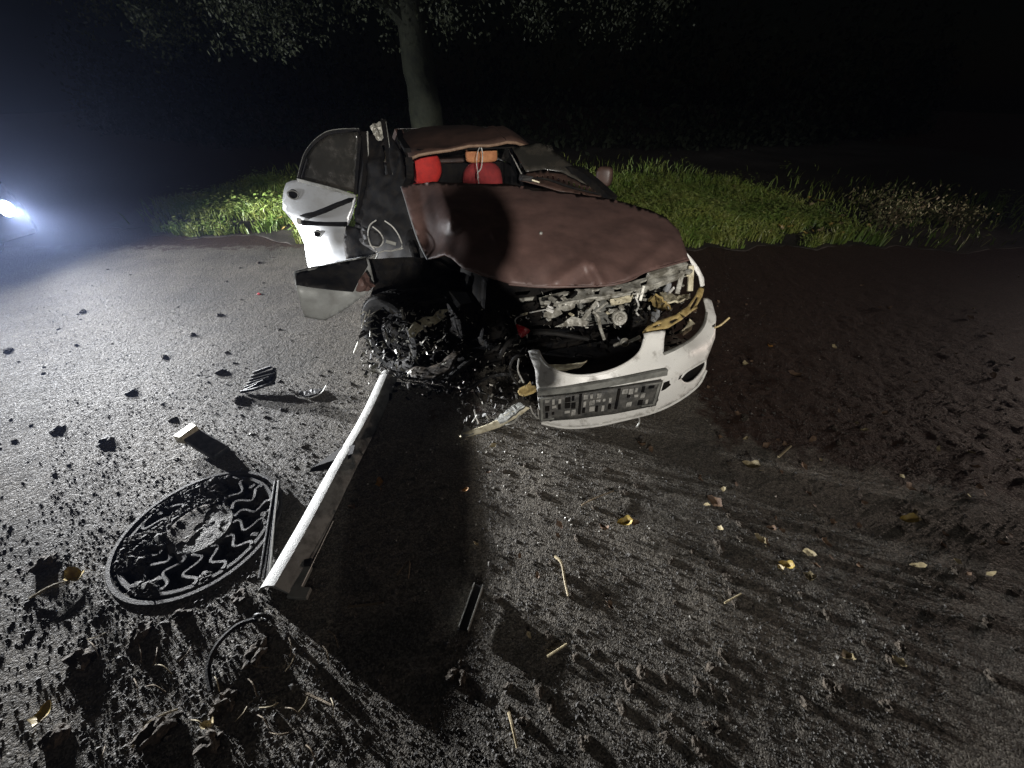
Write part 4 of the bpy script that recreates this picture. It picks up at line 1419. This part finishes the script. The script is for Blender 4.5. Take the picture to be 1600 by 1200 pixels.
sheet('torn_corner_piece', [(776, 655), (786, 645), (800, 634), (812, 628), (820, 634), (808, 644), (792, 655), (780, 660)], [(776, 655, 1.72), (820, 632, 1.76), (798, 645, 1.70)], M['greyplastic'], CAR, 'Y', step=4, thick=.008, amp=.01, scale=18, smooth=False)
sheet('torn_corner_piece', [(719, 680), (727, 664), (738, 674), (741, 678), (722, 684)], [(719, 680, 1.66), (727, 664, 1.70), (741, 678, 1.66)], M['greyplastic'], CAR, 'Y', step=4, thick=.006, amp=.006, scale=18, smooth=False)
for pts in (((741, 640, 1.8), (744, 652, 1.78), (748, 662, 1.76)), ((757, 646, 1.78), (764, 656, 1.76)), ((738, 660, 1.76), (746, 648, 1.78)), ((828, 634, 1.74), (833, 646, 1.72), (842, 654, 1.71), (840, 638, 1.73)), ((812, 648, 1.7), (802, 660, 1.69), (790, 664, 1.69)), ((998, 648, 1.73), (999, 660, 1.72), (994, 668, 1.71))):
    ptube('loose_wire', pts, .005, M['wire'])

# ------------------------------------------------------------------ fallen sill panel
A = Vector(PZ(428, 938, 0)) + Vector((.01, .02, 0)); B = Vector(PZ(612, 592, 0))
sill = MB()
n_s = 24
pr_ = [(-.085, .0), (-.080, .02), (-.055, .055), (-.02, .078), (.012, .078), (.020, .070), (.062, .010), (.066, .0), (.055, .0), (.008, .058), (-.02, .066), (-.05, .042), (-.072, .0)]
dirv = (B - A).normalized()
sx = dirv.cross(Vector((0, 0, 1)))
vs = []; fs = []
for i in range(n_s):
    t = i / (n_s - 1)
    p = A.lerp(B, t) + Vector((.014 * math.sin(t * 3.6) + .004 * math.sin(t * 11), 0, .006 + .01 * t + .006 * math.sin(t * 6)))
    for (x, z) in pr_:
        q = p + sx * x * (1 - .12 * t) + Vector((0, 0, z * (1.0 - .1 * t)))
        q += Vector((0, 0, .0015 * noise.noise(q * 12)))
        vs.append(q)
m_ = len(pr_)
for i in range(n_s - 1):
    for k in range(m_):
        fs.append((i * m_ + k, i * m_ + (k + 1) % m_, (i + 1) * m_ + (k + 1) % m_, (i + 1) * m_ + k))
fs += [tuple(range(m_ - 1, -1, -1)), tuple((n_s - 1) * m_ + k for k in range(m_))]
SL = empty('sill_panel_fallen', A, 'long pale grey sill panel torn off and lying towards the wheel', 'car part')
sill.add(vs, fs).build('panel', M['concrete'], SL, True)
br = A + sx * .06 + dirv * .0
MB().prism([br + Vector((0, 0, .004)) + sx * x + dirv * y for x, y in ((-.01, -.015), (.075, -.015), (.075, .03), (.035, .03), (.035, .12), (-.01, .12))], Vector((0, 0, .022))).build('end_bracket', M['greyplastic'], SL, False, .003)
MB().box(br + sx * .015 + dirv * .13 + Vector((0, 0, .025)), (.035, .03, .04), (0, 0, .2), .003).build('clip', M['darkplastic'], SL, False, .004)
MB().tube([br + sx * .035 + dirv * .03 + Vector((0, 0, .03)), br + sx * .03 + dirv * .35 + Vector((0, 0, .02))], .0022, 5).build('fine_wire', M['wire'], SL)

# ------------------------------------------------------------------ debris on the road
def lump(name, x, y, r, m, seed, sq=(1, 1, .6), label=None, cat='debris', group=None, rz=0.0, rough_=.45, lift=.2):
    bm = bmesh.new()
    bmesh.ops.create_icosphere(bm, subdivisions=3, radius=1)
    for q in bm.verts:
        p = q.co * 1.4 + Vector((seed * 5.3, seed * 1.7, seed))
        k = 1 + rough_ * noise.noise(p) + rough_ * .6 * noise.noise(p * 2.4) + .12 * noise.noise(p * 6)
        q.co = Vector((q.co.x * k * sq[0], q.co.y * k * sq[1], q.co.z * k * sq[2])) * r
    me = bpy.data.meshes.new(name)
    bm.to_mesh(me); bm.free()
    o = link_mesh(name, me, m)
    o.location = (x, y, gz(x, y) + r * sq[2] * lift)
    o.rotation_euler = (0, 0, rz)
    return tag(o, label, cat, group)


def at(u, v, z=0.0):
    return Vector(PZ(u, v, z))


# ribbed grille fragment and its neighbours, upper left
gb = at(408, 606)
GF = empty('grille_fragment', gb, 'dark broken grille fragment with ribs lying left of the wheel', 'car part')
for k in range(6):
    a = gb + Vector((-.10 + k * .004, -.05 + k * .028, .005 + k * .012)); b = a + Vector((.19 - abs(k - 3) * .03, .035, .035))
    MB().bar(a, b, .010, .022).build('rib', M['darkplastic'], GF, False, .002)
MB().tube(smooth_path([gb + Vector((-.11, -.06, .01)), gb + Vector((.0, -.05, .03)), gb + Vector((.10, .02, .05)), gb + Vector((.07, .12, .09))], 4), .011, 6).build('rim', M['darkplastic'], GF, True)
MB().prism([gb + Vector(q) for q in ((-.09, -.05, .004), (.10, .02, .02), (.07, .11, .075), (-.07, .09, .055))], Vector((0, 0, -.004))).build('backing', M['black'], GF)
p = at(487, 612)
DF = sheet('dark_shard', [(464, 606), (480, 600), (490, 608), (505, 606), (500, 614), (482, 620), (468, 616)], [(464, 606, PZ(464, 606)[1] + .02), (500, 610, PZ(500, 612)[1]), (482, 620, PZ(482, 620, .01)[1])], M['darkplastic'], None, 'Y', step=4, thick=.012, amp=.014, scale=16, smooth=False, base=True)
tag(DF, 'crumpled black plastic shard between ribbed fragment and wheel', 'debris')
MB().tube(smooth_path([at(468, 622, .02), at(485, 622, .03), at(502, 614, .04), at(510, 602, .06)], 4), .004, 5).build('bent_wire', M['wire'], None, True, base=True)
tag(bpy.data.objects['bent_wire'], 'thin bent wire curving beside the black shard', 'wire')
# upright block with a pale end, by the drain
b0 = at(322, 700)
BL = empty('trim_block', b0, 'grey plastic slab with pale broken end propped beside the drain', 'car part')
q0 = b0 + Vector((-.09, .05, .05)); q1 = b0 + Vector((.14, -.06, .015))
MB().bar(q0, q1, .10, .045).build('slab', M['holder'], BL, False, .008)
MB().box(q0 + Vector((-.03, .014, .012)), (.085, .11, .055), (.1, -.2, -.45), .012).build('broken_end', M['cream'], BL, False, .006)
# wedge leaning on the sill
w0 = at(520, 728)
o = MB().prism([at(482, 739, .0), at(498, 728, .01), at(530, 705, .045), at(552, 702, .085), at(548, 716, .08), at(520, 733, .012)], Vector((.01, .02, .018))).build('plastic_wedge', M['black'], None, False, .004, base=True)
tag(o, 'dark plastic wedge leaning against the fallen sill panel', 'car part')
# wiper blade lying across the drain edge
wa = at(433, 752, .02); wb_ = at(412, 905, .015)
WP = empty('wiper_blade', wa, 'black slatted trim strip lying across the drain rim', 'car part')
for k, s in enumerate((-.018, 0, .018)):
    o_ = Vector((s, 0, 0))
    MB().bar(wa + o_ * .5, wb_ + o_, .009, .016 - .004 * (k == 1)).build('slat', M['darkplastic'], WP, False, .002)
MB().tube([wa + Vector((.012, 0, .006)), wa.lerp(wb_, .5) + Vector((.018, 0, .008)), wb_ + Vector((.025, 0, .004))], [.003, .003, .006], 6).build('blade_edge', M['wire'], WP, True)
# cable with ring end
c0 = at(410, 962, .03)
CB = empty('torn_cable', (c0.x, c0.y, 0), 'torn black cable with ring end before the sill panel', 'cable')
MB().tube([c0 + Vector((math.cos(t) * .026, -.006, math.sin(t) * .022)) for t in [2 * math.pi * k / 16 for k in range(17)]], .008, 8).build('ring_end', M['darkplastic'], CB, True)
MB().tube(smooth_path([c0 + Vector((-.02, -.005, -.012)), at(370, 978, .02), at(338, 1010, .02), at(325, 1045, .012), at(330, 1080, .008)], 5), .009, 7).build('cable', M['rubber'], CB, True)
for s in (-.008, .01):
    MB().lathe(c0 + Vector((s, -.012, s * .8)), (0, -1, .4), [(.006, 0), (.004, .004), (0, .005)], 8).build('rivet', M['bumper'], CB, True)
# grey strip in the middle foreground
s0 = at(748, 915, .02); s1 = at(724, 985, .02)
ST = empty('channel_strip', s1, 'short grey plastic channel strip lying alone in the centre foreground', 'car part')
MB().bar(s0, s1, .038, .012).build('web', M['darkplastic'], ST, False, .002)
sd_ = (s1 - s0).normalized().cross(Vector((0, 0, 1)))
for s in (-.019, .019):
    MB().bar(s0 + sd_ * s + Vector((0, 0, .006)), s1 + sd_ * s + Vector((0, 0, .006)), .004, .026).build('flange', M['greyplastic'], ST)

# clods torn from the verge
clods = [(130, 1030, .055, 'dark soil clod at the lower left, largest of the clods'), (285, 962, .040, 'dark soil clod just below the drain cover'), (222, 990, .048, 'spiky soil clod below left of the drain cover'), (75, 882, .055, 'soil clod left of the drain at the picture edge'),
         (402, 1022, .050, 'lumpy soil clod below the torn cable'), (350, 1100, .045, 'soil clod near the bottom left among twigs'), (250, 1140, .060, 'broad soil clod at the bottom edge on the left'), (90, 1150, .045, 'soil clod in the bottom left corner'), (330, 1160, .045, 'soil clod at the bottom beside straw'),
         (450, 930, .028, 'small soil clod beside the sill bracket'), (375, 935, .040, 'soil clod between drain and sill bracket'), (205, 1010, .022, 'small soil crumb beside the spiky clod')]
for i, (u, v, r, lb) in enumerate(clods):
    p = at(u, v)
    lump('soil_clod', p.x, p.y, r * .72, M['clod'], i + 1, (1.1, .9, .7), lb, 'clod', 'soil clods in the foreground', random.uniform(0, 6), .7)
stones = [(90, 672, .030, 'angular grey stone on the left asphalt'), (165, 690, .036, 'flat grey stone left of the trim slab'), (342, 492, .036, 'dark stone on the asphalt left of the crumpled wing'), (300, 523, .030, 'dark lump of mud left of the wheel'), (345, 582, .030, 'round dark lump above left of the ribbed fragment'),
          (257, 558, .026, 'dark pebble lump in the middle of the left road'), (372, 624, .034, 'dark lump just left below the ribbed fragment'), (205, 613, .030, 'pale stone on the left road'), (12, 548, .036, 'dark lump at the left picture edge'), (405, 460, .020, 'small red plastic chip left of the wing'), (130, 488, .030, 'dark stain lump on the far left road'), (405, 411, .03, 'small dark lump on the road below the grass'), (270, 655, .02, 'tiny dark stone above the trim slab')]
for i, (u, v, r, lb) in enumerate(stones):
    p = at(u, v)
    mm = M['clod'] if 'dark' in lb else M['grit']
    if 'red' in lb: mm = M['redplastic']
    lump('road_stone' if 'red' not in lb else 'plastic_chip', p.x, p.y, r, mm, i + 30, (1.2, .8, .5), lb, 'stone' if 'red' not in lb else 'debris', 'stones on the left road' if 'red' not in lb else None, random.uniform(0, 6), .5)
# small anonymous lumps
for i in range(48):
    u = random.uniform(5, 560); v = random.uniform(400, 760)
    if math.dist((u, v), (315, 826)) < 170: continue
    p = at(u, v)
    lump('mud_crumb', p.x, p.y, random.uniform(.006, .014), M['clod'], i + 60, (1.2, .9, .6), 'small dark mud crumb on the lit left road', 'mud', 'mud crumbs on the left road', random.uniform(0, 6), .5)

for i in range(120):
    if i < 60: u = random.uniform(700, 1150); v = random.uniform(690, 1180)
    else: u = random.uniform(1080, 1600); v = random.uniform(430, 1150)
    p = at(u, v)
    lump('soil_crumb', p.x, p.y, random.uniform(.007, .02), M['clod'], i + 160, (1.3, .9, .6), 'small dark crumb of soil on the asphalt before the bumper' if i < 60 else 'small dark crumb of soil in the dim ground on the right', 'soil', 'soil crumbs before the bumper' if i < 60 else 'soil crumbs on the right', random.uniform(0, 6), .6)
# leaves and twigs one can point at
named = [(595, 757, 'leafo', .085, .3, 'bright orange maple leaf beside the sill panel'), (552, 797, 'leafb', .06, 1.3, 'tan leaf tucked under the edge of the sill panel'), (728, 768, 'leafo', .05, 2.0, 'small orange brown leaf in front of the broken bumper'), (975, 820, 'leafy', .10, 1.7, 'curled yellowish leaf on the asphalt in the centre right'),
         (1115, 788, 'leafb', .11, .6, 'large dull brown leaf below the crumpled leaf'), (1170, 733, 'leafp', .12, 1.1, 'crumpled pale leaf right of the bumper'), (1240, 590, 'leafb', .15, .2, 'big curled brown leaf right of the bumper'), (1415, 815, 'leafy', .10, 1.5, 'yellow leaf on the dark soil far right'),
         (1185, 846, 'leafp', .08, .4, 'narrow pale leaf on the right asphalt'), (1226, 886, 'leafy', .08, 1.2, 'small yellow leaf at the right, below the narrow pale one'), (1265, 907, 'leafp', .09, 2.6, 'pale folded leaf right of the small yellow one'), (1160, 572, 'leafp', .08, 2.2, 'pale leaf close to the bumper corner'),
         (1205, 542, 'leafb', .09, .9, 'brown leaf behind the big curled one'), (120, 908, 'leafy', .13, 1.0, 'yellow green leaf left of the drain cover'), (75, 1120, 'leafy', .10, .3, 'dull yellow leaf near the bottom left corner'), (330, 1138, 'leafp', .07, 1.5, 'pale dry leaf at the bottom left'), (1320, 1030, 'leafp', .08, 1.9, 'pale leaf in the lower right foreground'), (1200, 545, 'leafo', .06, 1.0, 'orange leaf fragment on the soil right of the bumper'), (1400, 1035, 'leafp', .06, .8, 'small pale leaf at the far lower right'), (1000, 700, 'leafb', .07, .8, 'brown leaf on the road below the bumper corner'), (770, 700, 'leafp', .06, 2.2, 'pale leaf just below the trailing strip')]
for i, (u, v, k, s, rz, lb) in enumerate(named):
    p = at(u, v)
    put_leaf('fallen_leaf', k, p.x, p.y, gz(p.x, p.y) + .012, s * .78, rz, (random.uniform(-.35, .35), random.uniform(-.5, .5)), 1 + i % 2, lb, 'leaf', None)
for i in range(97):
    u = random.uniform(1080, 1600) if i < 85 else random.uniform(740, 1100)
    v = random.uniform(430, 900) if i < 85 else random.uniform(690, 1000)
    p = at(u, v)
    if i < 85: lb, g = 'small dead leaf scattered on the dark soil right of the wreck', 'dead leaves on the soil'
    else: lb, g = 'small dead leaf scattered on the asphalt before the bumper', 'dead leaves on the asphalt'
    put_leaf('dead_leaf', random.choice(('leafb', 'leafb', 'leafb', 'leafp')), p.x, p.y, gz(p.x, p.y) + .010, random.uniform(.025, .06), random.uniform(0, 6.28), (random.uniform(-.8, .8), random.uniform(-.8, .8)), None, lb, 'leaf', g)


def twig(name, uv, r, m, label, z=.012):
    pts = [at(u, v) for u, v in uv]
    pts = [Vector((p.x, p.y, gz(p.x, p.y) + z + .01 * (k % 2))) for k, p in enumerate(pts)]
    o = MB().tube(smooth_path(pts, 4), [r * (1 - .5 * k / (len(pts) * 4)) for k in range((len(pts) - 1) * 4 + 1)], 6).build(name, m, None, True, base=True)
    return tag(o, label, 'twig')


twig('straw_stalk', [(867, 872), (877, 885), (882, 910), (887, 936)], .007, M['straw'], 'pale flat straw stalk standing out in the centre foreground')
twig('straw_stalk', [(795, 1115), (800, 1135), (808, 1170)], .006, M['straw'], 'yellowish straw stalk near the bottom centre')
twig('twig', [(908, 792), (930, 782), (958, 770)], .005, M['twig'], 'thin twig on the asphalt below the bumper')
twig('twig', [(1215, 716), (1234, 700)], .007, M['straw'], 'short pale stick on the soil right of the bumper')
twig('twig', [(50, 938), (90, 918), (130, 905)], .006, M['straw'], 'pale stick running to the yellow green leaf')
twig('twig', [(855, 1028), (885, 1010)], .005, M['straw'], 'short pale twig in the lower centre')
twig('twig', [(480, 1085), (520, 1105)], .005, M['twig'], 'dark twig in the bottom foreground left of centre')
twig('twig', [(210, 1170), (240, 1130), (280, 1110)], .005, M['straw'], 'thin straw across the soil at the bottom left')
twig('twig', [(1130, 945), (1155, 932)], .004, M['straw'], 'fine straw on the right asphalt')
twig('twig', [(620, 900), (640, 880), (638, 905)], .005, M['twig'], 'forked twig in the photographer shadow')
twig('twig', [(545, 950), (600, 945)], .006, M['twig'], 'dark twig lying level in the shadow left of the channel strip')
for i in range(26):
    u = random.uniform(120, 520); v = random.uniform(980, 1195)
    a = random.uniform(0, 3.14)
    o = twig('grass_stalk', [(u, v), (u + 14 * math.cos(a), v + 14 * math.sin(a)), (u + 30 * math.cos(a + .3), v + 30 * math.sin(a + .3))], .0022, M['straw'] if i % 3 == 0 else M['twig'], 'fine dry grass stalk among the soil clods')
    o['group'] = 'dry stalks in the foreground soil'

# ------------------------------------------------------------------ parked cars whose headlights light the place
def parked_car(lamp_world, heading, energy, color, lens, label, side):
    """front faces +x in its own frame; lamp_world is where one headlight sits"""
    hx, hy = heading
    L_ = math.hypot(hx, hy); hx /= L_; hy /= L_
    ang = math.atan2(hy, hx)
    rotm = Matrix.Rotation(ang, 4, 'Z')
    loc = Vector(lamp_world) - rotm @ Vector((0, .62 * side, lamp_world[2]))
    loc.z = 0
    t = empty('parked_car', loc, label, 'car', 'parked cars with lit headlights')
    t.rotation_euler = (0, 0, ang)
    T = Matrix.Translation(loc) @ rotm

    def add(mb, name, m, smooth=False, bevel=0.0, parent=t):
        mb.v = [tuple(T @ Vector(p)) for p in mb.v]
        return mb.build(name, m, parent, smooth, bevel)
    z0 = lamp_world[2]
    prof_ = [(.02, .28), (.05, .62), (-.02, .92), (-.25, 1.00), (-1.15, 1.08), (-4.3, 1.08), (-4.45, .9), (-4.45, .3), (-3.9, .26), (-.4, .24)]
    add(MB().prism([(x, -.86, z) for x, z in prof_], (0, 1.72, 0)), 'body', M['carpaint'], False, .07)
    cab = [(-1.05, 1.08), (-1.75, 1.52), (-3.3, 1.55), (-4.1, 1.10)]
    add(MB().prism([(x, -.74, z) for x, z in cab], (0, 1.48, 0)), 'cabin', M['carpaint'], False, .08)
    add(MB().prism([(-1.03, -.64, 1.12), (-1.03, .64, 1.12), (-1.68, .58, 1.49), (-1.68, -.58, 1.49)], (.02, 0, .01)), 'windscreen', M['glass'])
    for s in (-1, 1):
        add(MB().prism([(-1.3, s * .745, 1.12), (-1.8, s * .745, 1.47), (-3.2, s * .745, 1.49), (-3.8, s * .745, 1.14)], (0, s * .01, 0)), 'side_window', M['glass'])
        for x in (-.85, -3.55):
            wmb = MB().lathe((x, s * .80, .32), (0, s, 0), [(.19, -.09), (.28, -.09), (.32, -.06), (.32, .06), (.28, .09), (.19, .085), (.05, .06), (0, .06)], 28)
            add(wmb, 'wheel', M['rubber'], True)
        h_ = add(MB().lathe((.045, s * .62, z0), (1, 0, .0), [(.0, .022), (.05, .020), (.085, .008), (.09, -.01)], 24), 'headlight', lens, True)
        add(MB().lathe((.035, s * .62, z0), (1, 0, 0), [(.089, -.02), (.105, -.02), (.105, .02), (.089, .022)], 24), 'lamp_bezel', M['darkplastic'], True, 0, h_)
        ld = bpy.data.lights.new('headlight_beam', 'SPOT')
        ld.energy = energy
        ld.color = color
        ld.spot_size = R(144)
        ld.spot_blend = .9
        ld.shadow_soft_size = .045
        beam(ld, .09, 2.3, .05, .05, .055)
        lo = bpy.data.objects.new('headlight_beam', ld)
        col.objects.link(lo)
        p_ = T @ Vector((.13, s * .62, z0))
        d_ = (T.to_3x3() @ Vector((1, 0, 0))).normalized()
        lo.matrix_world = Matrix.Translation(p_) @ d_.to_track_quat('-Z', 'Y').to_matrix().to_4x4()
    for k in range(4):
        add(MB().box((.055, 0, .48 + k * .06), (.02, .8, .025)), 'grille_bar', M['darkplastic'], False, .004)
    return t


l1 = PZ(3, 326, .62)
parked_car(l1, (1.0, .02), LAMP_LEFT, (.97, .98, 1.0), M['lens'], 'dark parked car with glaring headlight at the left edge', 1)
parked_car((9.2, 3.4, .75), (-.985, -.10), LAMP_RIGHT, (1.0, .80, .68), M['lens_dim'], 'dark parked car off to the right with weak headlights', 1)

# ------------------------------------------------------------------ work lamp on a tripod behind the photographer
LP = Vector((.46, -3.0, 2.2))
TL = empty('tripod_lamp', (LP.x, LP.y, 0), 'work lamp on a tall black tripod behind the photographer', 'lamp')
MB().tube([(LP.x, LP.y, .35), (LP.x, LP.y, 2.08)], .016, 8).build('pole', M['darkplastic'], TL, True)
for k in range(3):
    a = k * 2.094 + .5
    MB().tube([(LP.x, LP.y, .9), (LP.x + math.cos(a) * .5, LP.y + math.sin(a) * .5, 0)], .012, 6).build('leg', M['darkplastic'], TL, True)
dl = Vector((.02, 1, 0)).normalized()
MB().lathe(LP - dl * .05, dl, [(.0, -.06), (.07, -.06), (.10, .0), (.10, .05), (.095, .05), (.09, .01)], 24).build('lamp_head', M['darkplastic'], TL, True)
MB().lathe(LP - dl * .05, dl, [(.0, .03), (.09, .03)], 24).build('lamp_lens', M['lens_dim'], TL, True)
ld = bpy.data.lights.new('lamp_beam', 'SPOT')
ld.energy = LAMP_BACK
ld.color = (1.0, .955, .89)
ld.spot_size = R(76)
ld.spot_blend = 1.0
beam(ld, .20, 1.5, .07, .04, .02)
ld.shadow_soft_size = .05
lo = bpy.data.objects.new('lamp_beam', ld)
col.objects.link(lo)
lo.matrix_world = Matrix.Translation(LP + dl * .06) @ dl.to_track_quat('-Z', 'Y').to_matrix().to_4x4()

# ------------------------------------------------------------------ the photographer, standing just behind the viewpoint; throws the shadow on the bonnet
PR = empty('person', (-.17, -.32, 0), 'person in dark clothes standing behind the viewpoint holding up a phone', 'person')


def skinned(name, joints, edges, radii, m, parent, root=0, sub=2):
    me = bpy.data.meshes.new(name)
    me.from_pydata(joints, edges, [])
    o = link_mesh(name, me, m, parent, True)
    md = o.modifiers.new('skin', 'SKIN')
    md.use_smooth_shade = True
    for i, r in enumerate(radii):
        me.skin_vertices[0].data[i].radius = r if isinstance(r, tuple) else (r, r)
    me.skin_vertices[0].data[root].use_root = True
    s_ = o.modifiers.new('sub', 'SUBSURF')
    s_.levels = sub; s_.render_levels = sub
    return o


y0 = -.34
J = [(-.14, y0, .95), (-.10, y0, 1.12), (-.03, y0, 1.30), (.03, y0, 1.43), (.08, y0, 1.50),
     (-.24, y0, .90), (-.25, y0 + .01, .50), (-.26, y0, .09), (-.26, y0 + .14, .04),
     (-.05, y0, .90), (-.06, y0 + .01, .50), (-.08, y0, .09), (-.08, y0 + .14, .04),
     (-.17, y0, 1.40), (-.26, y0 + .02, 1.16), (-.10, y0 + .20, 1.38), (-.05, y0 + .26, 1.55),
     (.22, y0, 1.42), (.32, y0 + .02, 1.18), (.18, y0 + .20, 1.38), (.07, y0 + .26, 1.55)]
E_ = [(0, 1), (1, 2), (2, 3), (3, 4), (0, 5), (5, 6), (6, 7), (7, 8), (0, 9), (9, 10), (10, 11), (11, 12), (3, 13), (13, 14), (14, 15), (15, 16), (3, 17), (17, 18), (18, 19), (19, 20)]
Rr = [(.16, .12), (.15, .11), (.17, .12), (.12, .09), .055, .095, .065, .05, .045, .095, .065, .05, .045, .07, .052, .042, .03, .07, .052, .042, .03]
skinned('body', J, E_, Rr, M['cloth'], PR)
hd = Vector((.14, y0 + .02, 1.62))
vs = []; fs = []
for i in range(15):
    th = math.pi * i / 14
    for k in range(20):
        ph = 2 * math.pi * k / 20
        d_ = Vector((math.sin(th) * math.cos(ph) * .078, math.sin(th) * math.sin(ph) * .095, math.cos(th) * .125))
        if d_.z < -.03: d_.x *= 1 + (d_.z + .03) * 3.2
        if abs(ph - math.pi / 2) < .2 and -.03 < d_.z < .02: d_.y += .02
        vs.append(hd + d_)
for i in range(14):
    for k in range(20):
        fs.append((i * 20 + k, i * 20 + (k + 1) % 20, (i + 1) * 20 + (k + 1) % 20, (i + 1) * 20 + k))
MB().add(vs, fs).build('head', M['skin'], PR, True)
vs2 = [hd + Vector(((v[0] - hd.x) * 1.6, (v[1] - hd.y) * 1.4, (v[2] - hd.z) * 1.22)) + Vector((0, -.008, .012)) for v in vs]
f2 = [f for f in fs if sum(vs2[i].z for i in f) / 4 > hd.z + .02 or sum(vs2[i].y for i in f) / 4 < hd.y - .04]
MB().add(vs2, f2).build('hood', M['cloth'], PR, True, fix=False)
coat = []
for z_, cx_, rx_, ry_ in ((.38, -.19, .21, .15), (.7, -.18, .20, .14), (1.0, -.13, .19, .13), (1.25, -.05, .21, .13), (1.42, .02, .20, .11), (1.5, .07, .10, .08)):
    coat.append([(cx_ + rx_ * math.cos(2 * math.pi * k / 20), y0 + ry_ * math.sin(2 * math.pi * k / 20), z_) for k in range(20)])
MB().add([q for r_ in coat for q in r_], [(i * 20 + k, i * 20 + (k + 1) % 20, (i + 1) * 20 + (k + 1) % 20, (i + 1) * 20 + k) for i in range(5) for k in range(20)]).build('coat', M['cloth'], PR, True)
ph_ = MB().box((.0, -.055, 1.66), (.15, .009, .075)).build('phone', M['darkplastic'], None, False, .004, base=True)
tag(ph_, 'dark phone held up in both hands by the photographer', 'phone')
for s, hx in ((-1, -.05), (1, .07)):
    base_ = Vector((hx, y0 + .26, 1.56))
    MB().add(*(lambda q: (q.v, q.f))(pillow(base_ + Vector((0, 0, .03)), .022, .035, .045, (0, 1, 0), 2.5))).build('hand', M['skin'], PR, True)
    for k in range(4):
        f0 = base_ + Vector((s * .004, .005, .035 + k * .018 - .02))
        MB().tube(smooth_path([f0, f0 + Vector((s * .012, .025, .004)), f0 + Vector((-s * .006, .038, .006)), f0 + Vector((-s * .022, .036, .004))], 3), [.0085] * 9 + [.006], 7).build('finger', M['skin'], PR, True)
    th_ = base_ + Vector((0, -.01, .05))
    MB().tube(smooth_path([th_, th_ + Vector((-s * .02, -.005, .02)), th_ + Vector((-s * .035, .0, .03))], 3), [.010] * 6 + [.008], 7).build('thumb', M['skin'], PR, True)

# ------------------------------------------------------------------ damp night air
def haze_box(lo_, hi_, dens):
    mb = MB().box(((lo_[0] + hi_[0]) / 2, (lo_[1] + hi_[1]) / 2, (lo_[2] + hi_[2]) / 2), (hi_[0] - lo_[0], hi_[1] - lo_[1], hi_[2] - lo_[2]))
    m = bpy.data.materials.new('haze')
    m.use_nodes = True
    nt = m.node_tree
    for n in list(nt.nodes):
        if n.type == 'BSDF_PRINCIPLED': nt.nodes.remove(n)
    out = [n for n in nt.nodes if n.type == 'OUTPUT_MATERIAL'][0]
    v = nt.nodes.new('ShaderNodeVolumePrincipled')
    v.inputs['Color'].default_value = (.48, .60, 1.0, 1)
    v.inputs['Density'].default_value = dens
    v.inputs['Anisotropy'].default_value = .82
    v.inputs['Density Attribute'].default_value = ''
    m.cycles.homogeneous_volume = True
    nt.links.new(v.outputs[0], out.inputs['Volume'])
    return tag(mb.build('haze', m), 'thin damp night air glowing around the headlight', 'haze', kind='stuff')


HAZE = .0034
if HAZE:
    haze_box((-64, -34, -1.3), (64, 94, 9.5), HAZE)
